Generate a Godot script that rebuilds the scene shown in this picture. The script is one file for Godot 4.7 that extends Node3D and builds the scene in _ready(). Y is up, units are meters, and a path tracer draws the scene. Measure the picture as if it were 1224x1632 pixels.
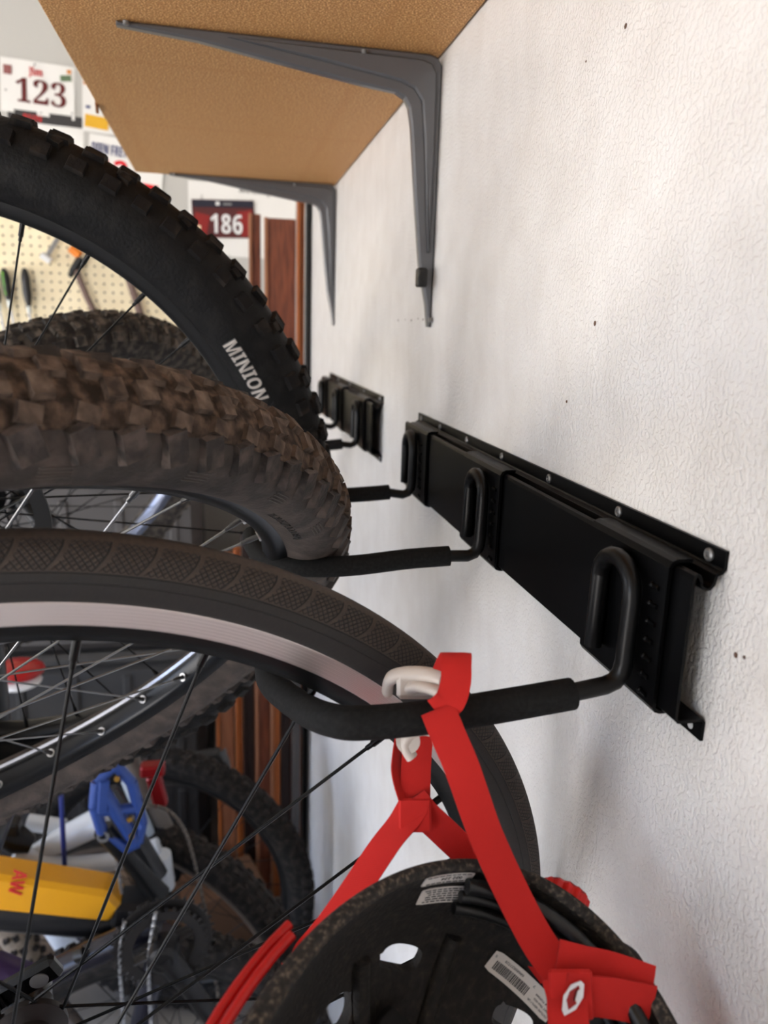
extends Node3D
# A garage wall: bike rack rails, hung wheels, a helmet on a hook, a shelf, and a far wall of bibs and tools.

const CY := 1.70      # height of the camera above the floor
const W := 0.237      # the right wall's face

var taken := {}
var mats := {}
var texs := {}

func V(x: float, y: float, f: float) -> Vector3:
	return Vector3(x, y + CY, -f)


# ---------------------------------------------------------------- mesh builder
class MB:
	var v := PackedVector3Array()
	var uv := PackedVector2Array()
	var ix := PackedInt32Array()
	var seam := PackedInt32Array()
	var xf := Transform3D()

	func orient(v0: int, i0: int) -> void:
		var c := Vector3.ZERO
		for i in range(v0, v.size()):
			c += v[i]
		c /= maxf(1.0, v.size() - v0)
		var vol := 0.0
		for i in range(i0, ix.size(), 3):
			vol += (v[ix[i]] - c).dot((v[ix[i + 1]] - c).cross(v[ix[i + 2]] - c))
		if vol < 0.0:
			for i in range(i0, ix.size(), 3):
				var t := ix[i + 1]
				ix[i + 1] = ix[i + 2]
				ix[i + 2] = t

	func add(a: Vector3, t := Vector2.ZERO) -> int:
		v.append(xf * a)
		uv.append(t)
		return v.size() - 1

	func face(pts: Array) -> void:
		var b := v.size()
		for p: Vector3 in pts:
			add(p, Vector2(p.x, p.y))
		for i in range(1, pts.size() - 1):
			ix.append_array([b, b + i, b + i + 1])

	func grid(rows: Array, cu := false, cv := false, su := 1.0, sv := 1.0, fix := true) -> void:
		var v0 := v.size()
		var i0 := ix.size()
		var n := rows.size()
		var m: int = rows[0].size()
		var nn := n + (1 if cu else 0)
		var mm := m + (1 if cv else 0)
		for i in nn:
			for j in mm:
				add(rows[i % n][j % m], Vector2(su * i / maxf(1.0, nn - 1), sv * j / maxf(1.0, mm - 1)))
		if cu:
			for j in mm:
				seam.append_array([v0 + j, v0 + n * mm + j])
		if cv:
			for i in nn:
				seam.append_array([v0 + i * mm, v0 + i * mm + m])
		for i in nn - 1:
			for j in mm - 1:
				var a := v0 + i * mm + j
				ix.append_array([a, a + mm, a + mm + 1, a, a + mm + 1, a + 1])
		if fix:
			orient(v0, i0)

	func lathe(prof: Array, seg: int, closed := true, su := 1.0, a0 := 0.0, a1 := TAU) -> void:
		var rows := []
		var full := a1 - a0 > TAU - 0.001
		var k := seg if full else seg + 1
		for i in k:
			var t := a0 + (a1 - a0) * i / seg
			var row := PackedVector3Array()
			for p: Vector2 in prof:
				row.append(Vector3(p.x * cos(t), p.x * sin(t), p.y))
			rows.append(row)
		grid(rows, full, closed, su, 1.0)

	func chamfer(at: Vector3, half: Vector3, b: float, bas := Basis()) -> void:
		var old := xf
		xf = xf * Transform3D(bas, at)
		var v0 := v.size()
		var i0 := ix.size()
		var q := func(sx: float, sy: float, sz: float, ax: int) -> Vector3:
			var d := Vector3(half.x - b, half.y - b, half.z - b)
			d[ax] = half[ax]
			return Vector3(sx * d.x, sy * d.y, sz * d.z)
		var of := func(pts: Array) -> void:
			var c := Vector3.ZERO
			for p: Vector3 in pts:
				c += p
			if (pts[1] - pts[0]).cross(pts[2] - pts[0]).dot(c) < 0.0:
				pts.reverse()
			face(pts)
		for ax in 3:
			for s in [-1.0, 1.0]:
				var pts := []
				for c in [[-1.0, -1.0], [1.0, -1.0], [1.0, 1.0], [-1.0, 1.0]]:
					var sg := [0.0, 0.0, 0.0]
					sg[ax] = s
					sg[(ax + 1) % 3] = c[0]
					sg[(ax + 2) % 3] = c[1]
					pts.append(q.call(sg[0], sg[1], sg[2], ax))
				of.call(pts)
		if b > 0.0:
			for ax in 3:
				for s in [-1.0, 1.0]:
					for t in [-1.0, 1.0]:
						var sg := [0.0, 0.0, 0.0]
						sg[(ax + 1) % 3] = s
						sg[(ax + 2) % 3] = t
						var lo := sg.duplicate()
						lo[ax] = -1.0
						var hi := sg.duplicate()
						hi[ax] = 1.0
						var a1 := (ax + 1) % 3
						var a2 := (ax + 2) % 3
						of.call([q.call(lo[0], lo[1], lo[2], a1), q.call(hi[0], hi[1], hi[2], a1), q.call(hi[0], hi[1], hi[2], a2), q.call(lo[0], lo[1], lo[2], a2)])
			for sx in [-1.0, 1.0]:
				for sy in [-1.0, 1.0]:
					for sz in [-1.0, 1.0]:
						of.call([q.call(sx, sy, sz, 0), q.call(sx, sy, sz, 1), q.call(sx, sy, sz, 2)])
		xf = old

	# a knob: a block whose top is smaller than its foot, standing along the basis' y
	func knob(at: Vector3, bas: Basis, l: float, w: float, h: float, top := 0.78, skew := 0.0) -> void:
		var old := xf
		xf = xf * Transform3D(bas, at)
		var lo := []
		var hi := []
		for c in [[-1, -1], [1, -1], [1, 1], [-1, 1]]:
			var x: float = c[0] * l * 0.5 + c[1] * skew
			lo.append(Vector3(x, -h * 0.4, c[1] * w * 0.5))
			hi.append(Vector3(x * top, h, c[1] * w * 0.5 * top))
		face([hi[3], hi[2], hi[1], hi[0]])
		for i in 4:
			var j := (i + 1) % 4
			face([lo[i], hi[i], hi[j], lo[j]])
		xf = old

	func tube(path: Array, radius, sides := 10, caps := true, flat := 1.0) -> void:
		var rows := []
		var n := path.size()
		var nrm := Vector3.ZERO
		var last := Vector3.ZERO
		for i in n:
			var t: Vector3 = (path[mini(i + 1, n - 1)] - path[maxi(i - 1, 0)]).normalized()
			if i == 0:
				nrm = t.cross(Vector3.UP if absf(t.y) < 0.9 else Vector3.RIGHT).normalized()
			else:
				nrm = (nrm - t * nrm.dot(t)).normalized()
			last = t
			var bn := t.cross(nrm)
			var r: float = radius[i] if radius is Array else radius
			var row := PackedVector3Array()
			for k in sides:
				var a := TAU * k / sides
				row.append(path[i] + (nrm * cos(a) + bn * sin(a) * flat) * r)
			rows.append(row)
		grid(rows, false, true)
		if caps:
			for e in [0, n - 1]:
				var ring := Array(rows[e])
				var out: Vector3 = (path[0] - path[1]) if e == 0 else (path[n - 1] - path[n - 2])
				if (ring[1] - ring[0]).cross(ring[2] - ring[0]).dot(out) < 0.0:
					ring.reverse()
				face(ring)

	# a strap: path with one width direction per point
	func strap(path: Array, wide: Array, width: float, thick: float) -> void:
		var top := []
		var bot := []
		var n := path.size()
		for i in n:
			var t: Vector3 = (path[mini(i + 1, n - 1)] - path[maxi(i - 1, 0)]).normalized()
			var w: Vector3 = (wide[i] - t * wide[i].dot(t)).normalized()
			var nn := t.cross(w).normalized()
			var a := PackedVector3Array()
			var b := PackedVector3Array()
			for k in 5:
				var u := k / 2.0 - 1.0
				var th := thick * 0.5 * (1.0 - 0.55 * u * u * u * u)
				a.append(path[i] + w * width * 0.5 * u + nn * th)
				b.append(path[i] + w * width * 0.5 * u - nn * th)
			top.append(a)
			bot.append(b)
		var v0 := v.size()
		var i0 := ix.size()
		var ln := 0.0
		for i in n - 1:
			ln += path[i].distance_to(path[i + 1])
		grid(top, false, false, ln, width, false)
		var rev := []
		for r: PackedVector3Array in bot:
			var q := r.duplicate()
			q.reverse()
			rev.append(q)
		grid(rev, false, false, ln, width, false)
		for e in [0, 4]:
			var s := []
			for i in n:
				s.append(PackedVector3Array([bot[i][e], top[i][e]] if e == 0 else [top[i][e], bot[i][e]]))
			grid(s, false, false, ln, thick, false)
		for e in [0, n - 1]:
			var s := [top[e], bot[e]] if e == 0 else [bot[e], top[e]]
			grid(s, false, false, width, thick, false)
		orient(v0, i0)

	# a flat outline (x, y) made solid between two heights of z, with a chamfer of b
	func prism(poly: PackedVector2Array, z0: float, z1: float, b := 0.0) -> void:
		var p := poly
		if Geometry2D.is_polygon_clockwise(p):
			p = poly.duplicate()
			p.reverse()
		var tri := Geometry2D.triangulate_polygon(p)
		var small := p
		if b > 0.0:
			small = inset(p, b)
		var v0 := v.size()
		var i0 := ix.size()
		for s in [0, 1]:
			var base := v.size()
			for q in small:
				add(Vector3(q.x, q.y, z1 if s else z0), q)
			for i in range(0, tri.size(), 3):
				if s:
					ix.append_array([base + tri[i], base + tri[i + 1], base + tri[i + 2]])
				else:
					ix.append_array([base + tri[i], base + tri[i + 2], base + tri[i + 1]])
		var n := p.size()
		for i in n:
			var j := (i + 1) % n
			var lv := [[small, z0], [p, z0 + b], [p, z1 - b], [small, z1]] if b > 0.0 else [[p, z0], [p, z1]]
			for k in lv.size() - 1:
				var A: PackedVector2Array = lv[k][0]
				var B: PackedVector2Array = lv[k + 1][0]
				face([Vector3(A[i].x, A[i].y, lv[k][1]), Vector3(A[j].x, A[j].y, lv[k][1]), Vector3(B[j].x, B[j].y, lv[k + 1][1]), Vector3(B[i].x, B[i].y, lv[k + 1][1])])
		orient(v0, i0)

	func inset(p: PackedVector2Array, b: float) -> PackedVector2Array:
		var n := p.size()
		var o := PackedVector2Array()
		for i in n:
			var e1 := (p[i] - p[(i + n - 1) % n]).normalized()
			var e2 := (p[(i + 1) % n] - p[i]).normalized()
			var n1 := Vector2(-e1.y, e1.x)
			var n2 := Vector2(-e2.y, e2.x)
			var m := (n1 + n2).normalized()
			o.append(p[i] + m * b / maxf(0.4, m.dot(n1)))
		return o

	func ball(c: Vector3, r: Vector3, n := 14) -> void:
		var rows := []
		for i in n + 1:
			var a := PI * i / n
			var row := PackedVector3Array()
			for j in n * 2:
				var t := TAU * j / (n * 2)
				row.append(c + Vector3(sin(a) * cos(t) * r.x, cos(a) * r.y, sin(a) * sin(t) * r.z))
			rows.append(row)
		grid(rows, false, true)

	# a disc or ring with thickness: profile (r, z) turned round an axis through c
	func turned(c: Vector3, axis: Vector3, prof: Array, seg := 24) -> void:
		var old := xf
		var z := axis.normalized()
		var x := z.cross(Vector3.UP if absf(z.y) < 0.9 else Vector3.RIGHT).normalized()
		xf = xf * Transform3D(Basis(x, z.cross(x), z), c)
		var hard := []
		for i in prof.size():       # every edge of the profile stays crisp
			var v0 := v.size()
			var i0 := ix.size()
			lathe([prof[i], prof[(i + 1) % prof.size()]], seg, false)
			hard.append([v0, i0])
		xf = old
		# orient as one body
		if hard.size():
			for i in prof.size():
				var p: Vector2 = prof[i]
				var q: Vector2 = prof[(i + 1) % prof.size()]
				var i0: int = hard[i][1]
				var i1: int = hard[i + 1][1] if i + 1 < hard.size() else ix.size()
				var area := 0.0
				for k in prof.size():
					area += prof[k].cross(prof[(k + 1) % prof.size()])
				var nn := Vector2((q - p).y, -(q - p).x) * signf(area)
				for t in range(i0, i1, 3):
					var A := v[ix[t]]
					var B := v[ix[t + 1]]
					var C := v[ix[t + 2]]
					var fn := (B - A).cross(C - A)
					var mid := (A + B + C) / 3.0
					var zz := (old.basis * z).normalized()
					var rad: Vector3 = mid - old * c
					rad = rad - zz * rad.dot(zz)
					var want := rad.normalized() * nn.x + zz * nn.y
					if fn.dot(want) < 0.0:
						var tmp := ix[t + 1]
						ix[t + 1] = ix[t + 2]
						ix[t + 2] = tmp

	func mesh(into: Transform3D, mat: Material) -> ArrayMesh:
		var nn := PackedVector3Array()
		nn.resize(v.size())
		var pv := PackedVector3Array()
		for p in v:
			pv.append(into * p)
		for i in range(0, ix.size(), 3):
			var a := pv[ix[i]]
			var c := (pv[ix[i + 1]] - a).cross(pv[ix[i + 2]] - a)
			for k in 3:
				nn[ix[i + k]] += c
		for i in range(0, seam.size(), 2):   # a closed grid repeats its first row: share the normals
			var t := nn[seam[i]] + nn[seam[i + 1]]
			nn[seam[i]] = t
			nn[seam[i + 1]] = t
		for i in nn.size():
			nn[i] = nn[i].normalized() if nn[i].length_squared() > 1e-30 else Vector3.UP
		var ii := ix.duplicate()
		for i in range(0, ii.size(), 3):
			var t := ii[i + 1]
			ii[i + 1] = ii[i + 2]
			ii[i + 2] = t
		var arr := []
		arr.resize(Mesh.ARRAY_MAX)
		arr[Mesh.ARRAY_VERTEX] = pv
		arr[Mesh.ARRAY_NORMAL] = nn
		arr[Mesh.ARRAY_TEX_UV] = uv
		arr[Mesh.ARRAY_INDEX] = ii
		var m := ArrayMesh.new()
		m.add_surface_from_arrays(Mesh.PRIMITIVE_TRIANGLES, arr)
		m.surface_set_material(0, mat)
		return m


# ---------------------------------------------------------------- scene helpers
func numbered(n: String) -> String:
	var k: int = taken.get(n, 0)
	taken[n] = k + 1
	return n if k == 0 else "%s_%03d" % [n, k]


func tag(o: Node3D, label: String, category: String, group := "") -> Node3D:
	o.set_meta("label", label)
	o.set_meta("category", category)
	if group:
		o.set_meta("group", group)
	return o


func thing(called: String, label: String, category: String, at := Vector3.ZERO, bas := Basis(), group := "") -> Node3D:
	var o := Node3D.new()
	o.name = numbered(called)
	add_child(o)
	o.transform = Transform3D(bas, at)
	return tag(o, label, category, group)


# world = the builder holds points of the world; otherwise points of the parent
func part(called: String, b: MB, m: Material, parent: Node3D, world := true, label := "", kind := "") -> MeshInstance3D:
	var o := MeshInstance3D.new()
	o.name = called
	var into := Transform3D()
	if world:
		var n: Node = parent
		while n is Node3D and n != self:
			into = n.transform * into
			n = n.get_parent()
		into = into.affine_inverse()
	o.mesh = b.mesh(into, m)
	parent.add_child(o, true)
	if label:
		o.set_meta("label", label)
	if kind:
		o.set_meta("kind", kind)
	return o


func single(called: String, b: MB, m: Material, label: String, category: String, at: Vector3, group := "") -> MeshInstance3D:
	var o := MeshInstance3D.new()
	o.name = numbered(called)
	o.mesh = b.mesh(Transform3D(Basis(), -at), m)
	o.position = at
	add_child(o)
	tag(o, label, category, group)
	return o


func setting(called: String, b: MB, m: Material) -> MeshInstance3D:
	var o := MeshInstance3D.new()
	o.name = called
	o.mesh = b.mesh(Transform3D(), m)
	add_child(o)
	o.set_meta("kind", "structure")
	return o


func box(c: Vector3, half: Vector3, b := 0.0, bas := Basis()) -> MB:
	var m := MB.new()
	m.chamfer(c, half, b, bas)
	return m


func smooth_path(p: Array, k := 8) -> Array:
	var o := []
	for i in p.size() - 1:
		var a: Vector3 = p[maxi(i - 1, 0)]
		var b: Vector3 = p[i]
		var c: Vector3 = p[i + 1]
		var d: Vector3 = p[mini(i + 2, p.size() - 1)]
		for j in k:
			o.append(b.cubic_interpolate(c, a, d, float(j) / k))
	o.append(p[p.size() - 1])
	return o


func rep(w: Vector3, n: int) -> Array:
	var a := []
	for i in n:
		a.append(w)
	return a


# width directions blended between the control points
func blend_dirs(d: Array, n: int) -> Array:
	var a := []
	for i in n:
		var t := float(i) / maxf(1.0, n - 1) * (d.size() - 1)
		var k := mini(int(t), d.size() - 2)
		a.append(d[k].lerp(d[k + 1], t - k))
	return a


# ---------------------------------------------------------------- materials
func mat(key: String, c: Color, rough := 0.6, metal := 0.0, extra := {}) -> StandardMaterial3D:
	if mats.has(key):
		return mats[key]
	var m := StandardMaterial3D.new()
	m.resource_name = key
	m.albedo_color = c
	m.roughness = rough
	m.metallic = metal
	for k in extra:
		m.set(k, extra[k])
	mats[key] = m
	return m


func noise_tex(key: String, freq: float, stops: Array, size := 512, octaves := 4, kind := FastNoiseLite.TYPE_SIMPLEX_SMOOTH, sd := 1, stretch := 1.0) -> Texture2D:
	if texs.has(key):
		return texs[key]
	var n := FastNoiseLite.new()
	n.noise_type = kind
	n.frequency = freq
	n.fractal_octaves = octaves
	n.seed = sd
	var t := NoiseTexture2D.new()
	t.width = size
	t.height = size
	t.seamless = true
	t.noise = n
	var g := Gradient.new()
	var off := PackedFloat32Array()
	var col := PackedColorArray()
	for s in stops:
		off.append(s[0])
		col.append(s[1])
	g.offsets = off
	g.colors = col
	t.color_ramp = g
	texs[key] = t
	return t


func tri_mat(key: String, tex: Texture2D, scale: Vector3, rough: float, metal := 0.0, bump: Texture2D = null, bump_cm := 0.0, world := false, extra := {}) -> StandardMaterial3D:
	var e := {"albedo_texture": tex, "uv1_triplanar": true, "uv1_world_triplanar": world, "uv1_scale": scale, "uv1_triplanar_sharpness": 4.0}
	if bump:
		e.merge({"heightmap_enabled": true, "heightmap_texture": bump, "heightmap_scale": bump_cm})
	e.merge(extra, true)
	return mat(key, Color.WHITE, rough, metal, e)


func grey(x: float) -> Color:
	return Color(x, x, x)


# ---------------------------------------------------------------- lettering
func letters(s: String, h: float, thick := 0.0006, font := "Droid Sans", weight := 400) -> MB:
	var f := SystemFont.new()
	f.font_names = PackedStringArray([font])
	f.font_weight = weight
	var tm := TextMesh.new()
	tm.font = f
	tm.text = s
	tm.font_size = 64
	tm.pixel_size = 1.0 / 46.0
	tm.depth = thick / h
	tm.curve_step = 2.0
	var b := MB.new()
	for si in tm.get_surface_count():
		var a := tm.surface_get_arrays(si)
		var vv: PackedVector3Array = a[Mesh.ARRAY_VERTEX]
		var ii: PackedInt32Array = a[Mesh.ARRAY_INDEX]
		if ii.is_empty():
			for k in vv.size():
				ii.append(k)
		for k in range(0, ii.size(), 3):
			b.face([vv[ii[k]] * h, vv[ii[k + 2]] * h, vv[ii[k + 1]] * h])
	return b


# letters laid along a circle of radius R0 on a wheel's side, tops outwards
func bent(b: MB, R0: float, ang: float, side: Callable) -> void:
	for i in b.v.size():
		var p := b.v[i]
		var r := R0 + p.y
		var t := ang - p.x / R0
		b.v[i] = Vector3(r * cos(t), r * sin(t), side.call(r) + p.z)


# ---------------------------------------------------------------- wheels
func wheel_basis(a: Vector3) -> Basis:     # a: axle direction (x, y, away)
	var near := Vector3(-a.x, -a.y, a.z).normalized()
	var up := (Vector3.UP - near * near.y).normalized()
	return Basis(up.cross(near), up, near)


func arc_profile(Rc: float, hr: float, hw: float, p0: float, p1: float, n: int) -> Array:
	var o := []
	for i in n + 1:
		var p := deg_to_rad(lerpf(p0, p1, float(i) / n))
		o.append(Vector2(Rc + hr * cos(p), hw * sin(p)))
	return o


func on_tire(o: Dictionary, th: float, phi: float, lift := 0.0) -> Transform3D:
	var rad := Vector3(cos(th), sin(th), 0)
	var tan_ := Vector3(-sin(th), cos(th), 0)
	var q := Vector2(o.Rc + o.hr * cos(phi), o.hw * sin(phi))
	var n: Vector3 = (rad * cos(phi) / o.hr + Vector3.BACK * sin(phi) / o.hw).normalized()
	return Transform3D(Basis(tan_, n, tan_.cross(n)), rad * q.x + Vector3.BACK * q.y + n * lift)


# rows: [phi in degrees, count, phase, length, width, height, twist, taper]
func tread_blocks(o: Dictionary, rows: Array, a0 := 0.0, a1 := TAU, sd := 3) -> MB:
	var b := MB.new()
	var rng := RandomNumberGenerator.new()
	rng.seed = sd
	for r in rows:
		for i in int(r[1]):
			var th: float = TAU * (i + r[2]) / r[1]
			if th < a0 or th > a1:
				continue
			var t := on_tire(o, th, deg_to_rad(r[0]))
			t.basis = t.basis * Basis(Vector3.UP, deg_to_rad(r[6]))
			b.knob(t.origin, t.basis, r[3] * rng.randf_range(0.93, 1.06), r[4] * rng.randf_range(0.93, 1.06), r[5] * rng.randf_range(0.8, 1.1), r[7])
	return b


# a hung bicycle, of which the photograph shows the front wheel
func hung_bike(label: String, at: Vector3, axle: Vector3) -> Node3D:
	var bike := thing("bicycle", label, "bicycle", at, wheel_basis(axle))
	var w := Node3D.new()
	w.name = "front_wheel"
	bike.add_child(w, true)
	return w


func wheel_parts(t: Node3D, o: Dictionary) -> void:
	var tp: Array = arc_profile(o.Rc, o.hr, o.hw, -142, 142, 36)
	var bead: Vector2 = tp[tp.size() - 1]
	tp.append(Vector2(bead.x - 0.004, bead.y * 0.7))
	tp.append(Vector2(bead.x - 0.004, -bead.y * 0.7))
	var b := MB.new()
	b.lathe(tp, o.get("seg", 160), true)
	part("tire", b, o.tire_mat, t, false)
	if o.has("rows"):
		part("tread", tread_blocks(o, o.rows, 0, TAU, 5), o.tread_mat, t, false, "", "stuff")
	if o.has("side_rows"):
		part("side_tread", tread_blocks(o, o.side_rows, 0, TAU, 6), o.side_mat, t, false, "", "stuff")
	var ri: float = o.ri
	var rw: float = o.rw
	var top: float = bead.x
	b = MB.new()
	if o.get("aero", false):
		b.lathe([Vector2(top + 0.002, rw), Vector2(ri + 0.012, rw), Vector2(ri + 0.006, rw * 0.86), Vector2(ri, rw * 0.5), Vector2(ri, -rw * 0.5), Vector2(ri + 0.006, -rw * 0.86), Vector2(ri + 0.012, -rw), Vector2(top + 0.002, -rw)], 160)
	else:
		b.lathe([Vector2(top + 0.002, rw), Vector2(top + 0.003, rw * 1.12), Vector2(top - 0.001, rw * 1.14), Vector2(ri + 0.008, rw), Vector2(ri + 0.002, rw * 0.8), Vector2(ri, rw * 0.4), Vector2(ri, -rw * 0.4), Vector2(ri + 0.002, -rw * 0.8), Vector2(ri + 0.008, -rw), Vector2(top - 0.001, -rw * 1.14), Vector2(top + 0.003, -rw * 1.12), Vector2(top + 0.002, -rw)], 160)
	part("rim", b, o.rim_mat, t, false)
	# hub
	var hf: float = o.get("flange", 0.021)
	var hz: float = o.get("hub_half", 0.033)
	b = MB.new()
	b.turned(Vector3.ZERO, Vector3.BACK, [Vector2(hf, hz), Vector2(hf, hz - 0.004), Vector2(hf * 0.62, hz - 0.008), Vector2(hf * 0.55, 0), Vector2(hf * 0.62, -hz + 0.008), Vector2(hf, -hz + 0.004), Vector2(hf, -hz), Vector2(hf * 0.5, -hz - 0.004), Vector2(0.006, -hz - 0.016), Vector2(0.0, -hz - 0.016), Vector2(0.0, hz + 0.016), Vector2(0.006, hz + 0.016), Vector2(hf * 0.5, hz + 0.004)], 28)
	part("hub", b, o.hub_mat, t, false)
	var n: int = o.spokes
	for i in n:
		var th: float = TAU * i / n + o.phase
		var sd := 1.0 if i % 2 == 0 else -1.0
		var cr := deg_to_rad(o.cross) * (1.0 if (i / 2) % 2 == 0 else -1.0)
		var P := Vector3(cos(th), sin(th), 0) * (ri - 0.001) + Vector3(0, 0, sd * 0.003)
		var H := Vector3(cos(th + cr) * hf * 0.9, sin(th + cr) * hf * 0.9, sd * (hz - 0.002))
		var d := (H - P).normalized()
		var sb := MB.new()
		sb.tube([P, H], o.get("spoke_r", 0.001), 6)
		part("spoke", sb, o.spoke_mat, t, false)
		if o.get("nipples", true):
			var nb := MB.new()
			nb.tube([P - d * 0.002, P + d * 0.010, P + d * 0.0105, P + d * 0.0145], [0.0023, 0.0023, 0.0017, 0.0016], 8)
			part("nipple", nb, o.get("nipple_mat", o.spoke_mat), t, false)
		if o.get("eyelets", false):
			var eb := MB.new()
			eb.turned(Vector3(cos(th), sin(th), 0) * (ri - 0.0006) + Vector3(0, 0, sd * 0.003), Vector3(cos(th), sin(th), 0), [Vector2(0.0026, -0.001), Vector2(0.0044, -0.001), Vector2(0.0044, 0.001), Vector2(0.0026, 0.001)], 14)
			part("eyelet", eb, mat("eyelet steel", grey(0.72), 0.35, 0.9), t, false)


func rubber(key: String, dark: Color, dust: Color, lo: float, hi: float, scale := 9.0, rough := 0.75, sd := 4) -> StandardMaterial3D:
	var tx := noise_tex(key, 0.012, [[0.0, dark], [lo, dark], [hi, dust], [1.0, dust]], 512, 5, FastNoiseLite.TYPE_SIMPLEX_SMOOTH, sd)
	var bp := noise_tex("rubber grain", 0.06, [[0.0, Color.BLACK], [1.0, Color.WHITE]], 512, 3)
	return tri_mat(key, tx, Vector3.ONE * scale, rough, 0.0, bp, 0.035, false, {"metallic_specular": 0.3})


func road_tread_images() -> Array:
	var w := 192
	var h := 512
	var hi := Image.create(w, h, false, Image.FORMAT_RGB8)
	var co := Image.create(w, h, false, Image.FORMAT_RGB8)
	var rng := RandomNumberGenerator.new()
	rng.seed = 9
	var nz := FastNoiseLite.new()
	nz.frequency = 0.03
	for y in h:
		var phi := absf(y / float(h) * 316.0 - 158.0)
		var s := (phi - 12.0) / 52.0
		for x in w:
			var u := x / float(w)
			var groove := 0.0
			if s > 0.0 and s < 1.0:
				var lean := u - 0.38 * s * s
				var c := fposmod(lean, 1.0)
				var lo := 0.06 + 0.30 * s
				var inside := c > 0.05 and c < 0.90
				if inside:
					var g1 := absf(fposmod((u + s * 0.55) * 6.0, 1.0) - 0.5)
					var g2 := absf(fposmod((u - s * 0.95) * 6.0, 1.0) - 0.5)
					if g1 > 0.40 or g2 > 0.40:
						groove = 1.0
				if absf(c - 0.05) < 0.02:
					groove = 1.0
			if absf(s - 1.06) < 0.022 or absf(phi - 84.0) < 1.0:
				groove = maxf(groove, 0.5)
			hi.set_pixel(x, y, grey(1.0 - groove))
			var k := 0.5 + 0.5 * nz.get_noise_2d(x * 1.0, y * 1.0)
			var dust := Color(0.20, 0.172, 0.155).lerp(Color(0.275, 0.23, 0.198), k)
			if phi > 66.0:
				dust = Color(0.115, 0.108, 0.104).lerp(Color(0.15, 0.137, 0.13), k)
			co.set_pixel(x, y, dust.lerp(Color(0.03, 0.028, 0.027), groove))
	return [ImageTexture.create_from_image(co), ImageTexture.create_from_image(hi)]


func knob_rows_trail() -> Array:
	var r := []
	for s in [-1.0, 1.0]:
		var ph := 0.0 if s < 0 else 0.5
		r.append([13.0 * s, 78, 0.0, 0.019, 0.0125, 0.0042, 8.0 * s, 0.8])
		r.append([27.0 * s, 39, ph, 0.012, 0.009, 0.0036, -12.0 * s, 0.75])
		r.append([50.0 * s, 78, 0.25, 0.0165, 0.0135, 0.0046, 0.0, 0.82])
	return r


func knob_rows_side() -> Array:
	return [[57.0, 88, 0.3, 0.0150, 0.0215, 0.0042, 24.0, 0.80], [-57.0, 88, 0.3, 0.0150, 0.0215, 0.0042, -24.0, 0.80]]


func knob_rows_mud() -> Array:
	var r := []
	for s in [-1.0, 1.0]:
		var ph := 0.0 if s < 0 else 0.5
		r.append([10.0 * s, 44, ph + 0.0, 0.0115, 0.0135, 0.0046, 6.0 * s, 0.84])
		r.append([10.5 * s, 44, ph + 0.34, 0.0120, 0.0125, 0.0044, 4.0 * s, 0.84])
		r.append([33.0 * s, 88, ph * 0.5, 0.0135, 0.0105, 0.0042, -14.0 * s, 0.8])
	return r


# raised writing on a tire's near side
func sidewall_text(t: Node3D, o: Dictionary, s: String, h: float, R0: float, ang: float, m: Material, lift := 0.0, weight := 400, called := "lettering", thick := 0.0008) -> void:
	var b := letters(s, h, thick, "Droid Sans", weight)
	if called.begins_with("lettering") and weight == 800:
		for i in b.v.size():
			b.v[i].x *= 0.84
	bent(b, R0, ang, func(r: float) -> float:
		var c := clampf((r - o.Rc) / o.hr, -1.0, 1.0)
		return o.hw * sqrt(1.0 - c * c) + lift)
	part(called, b, m, t, false)


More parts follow.
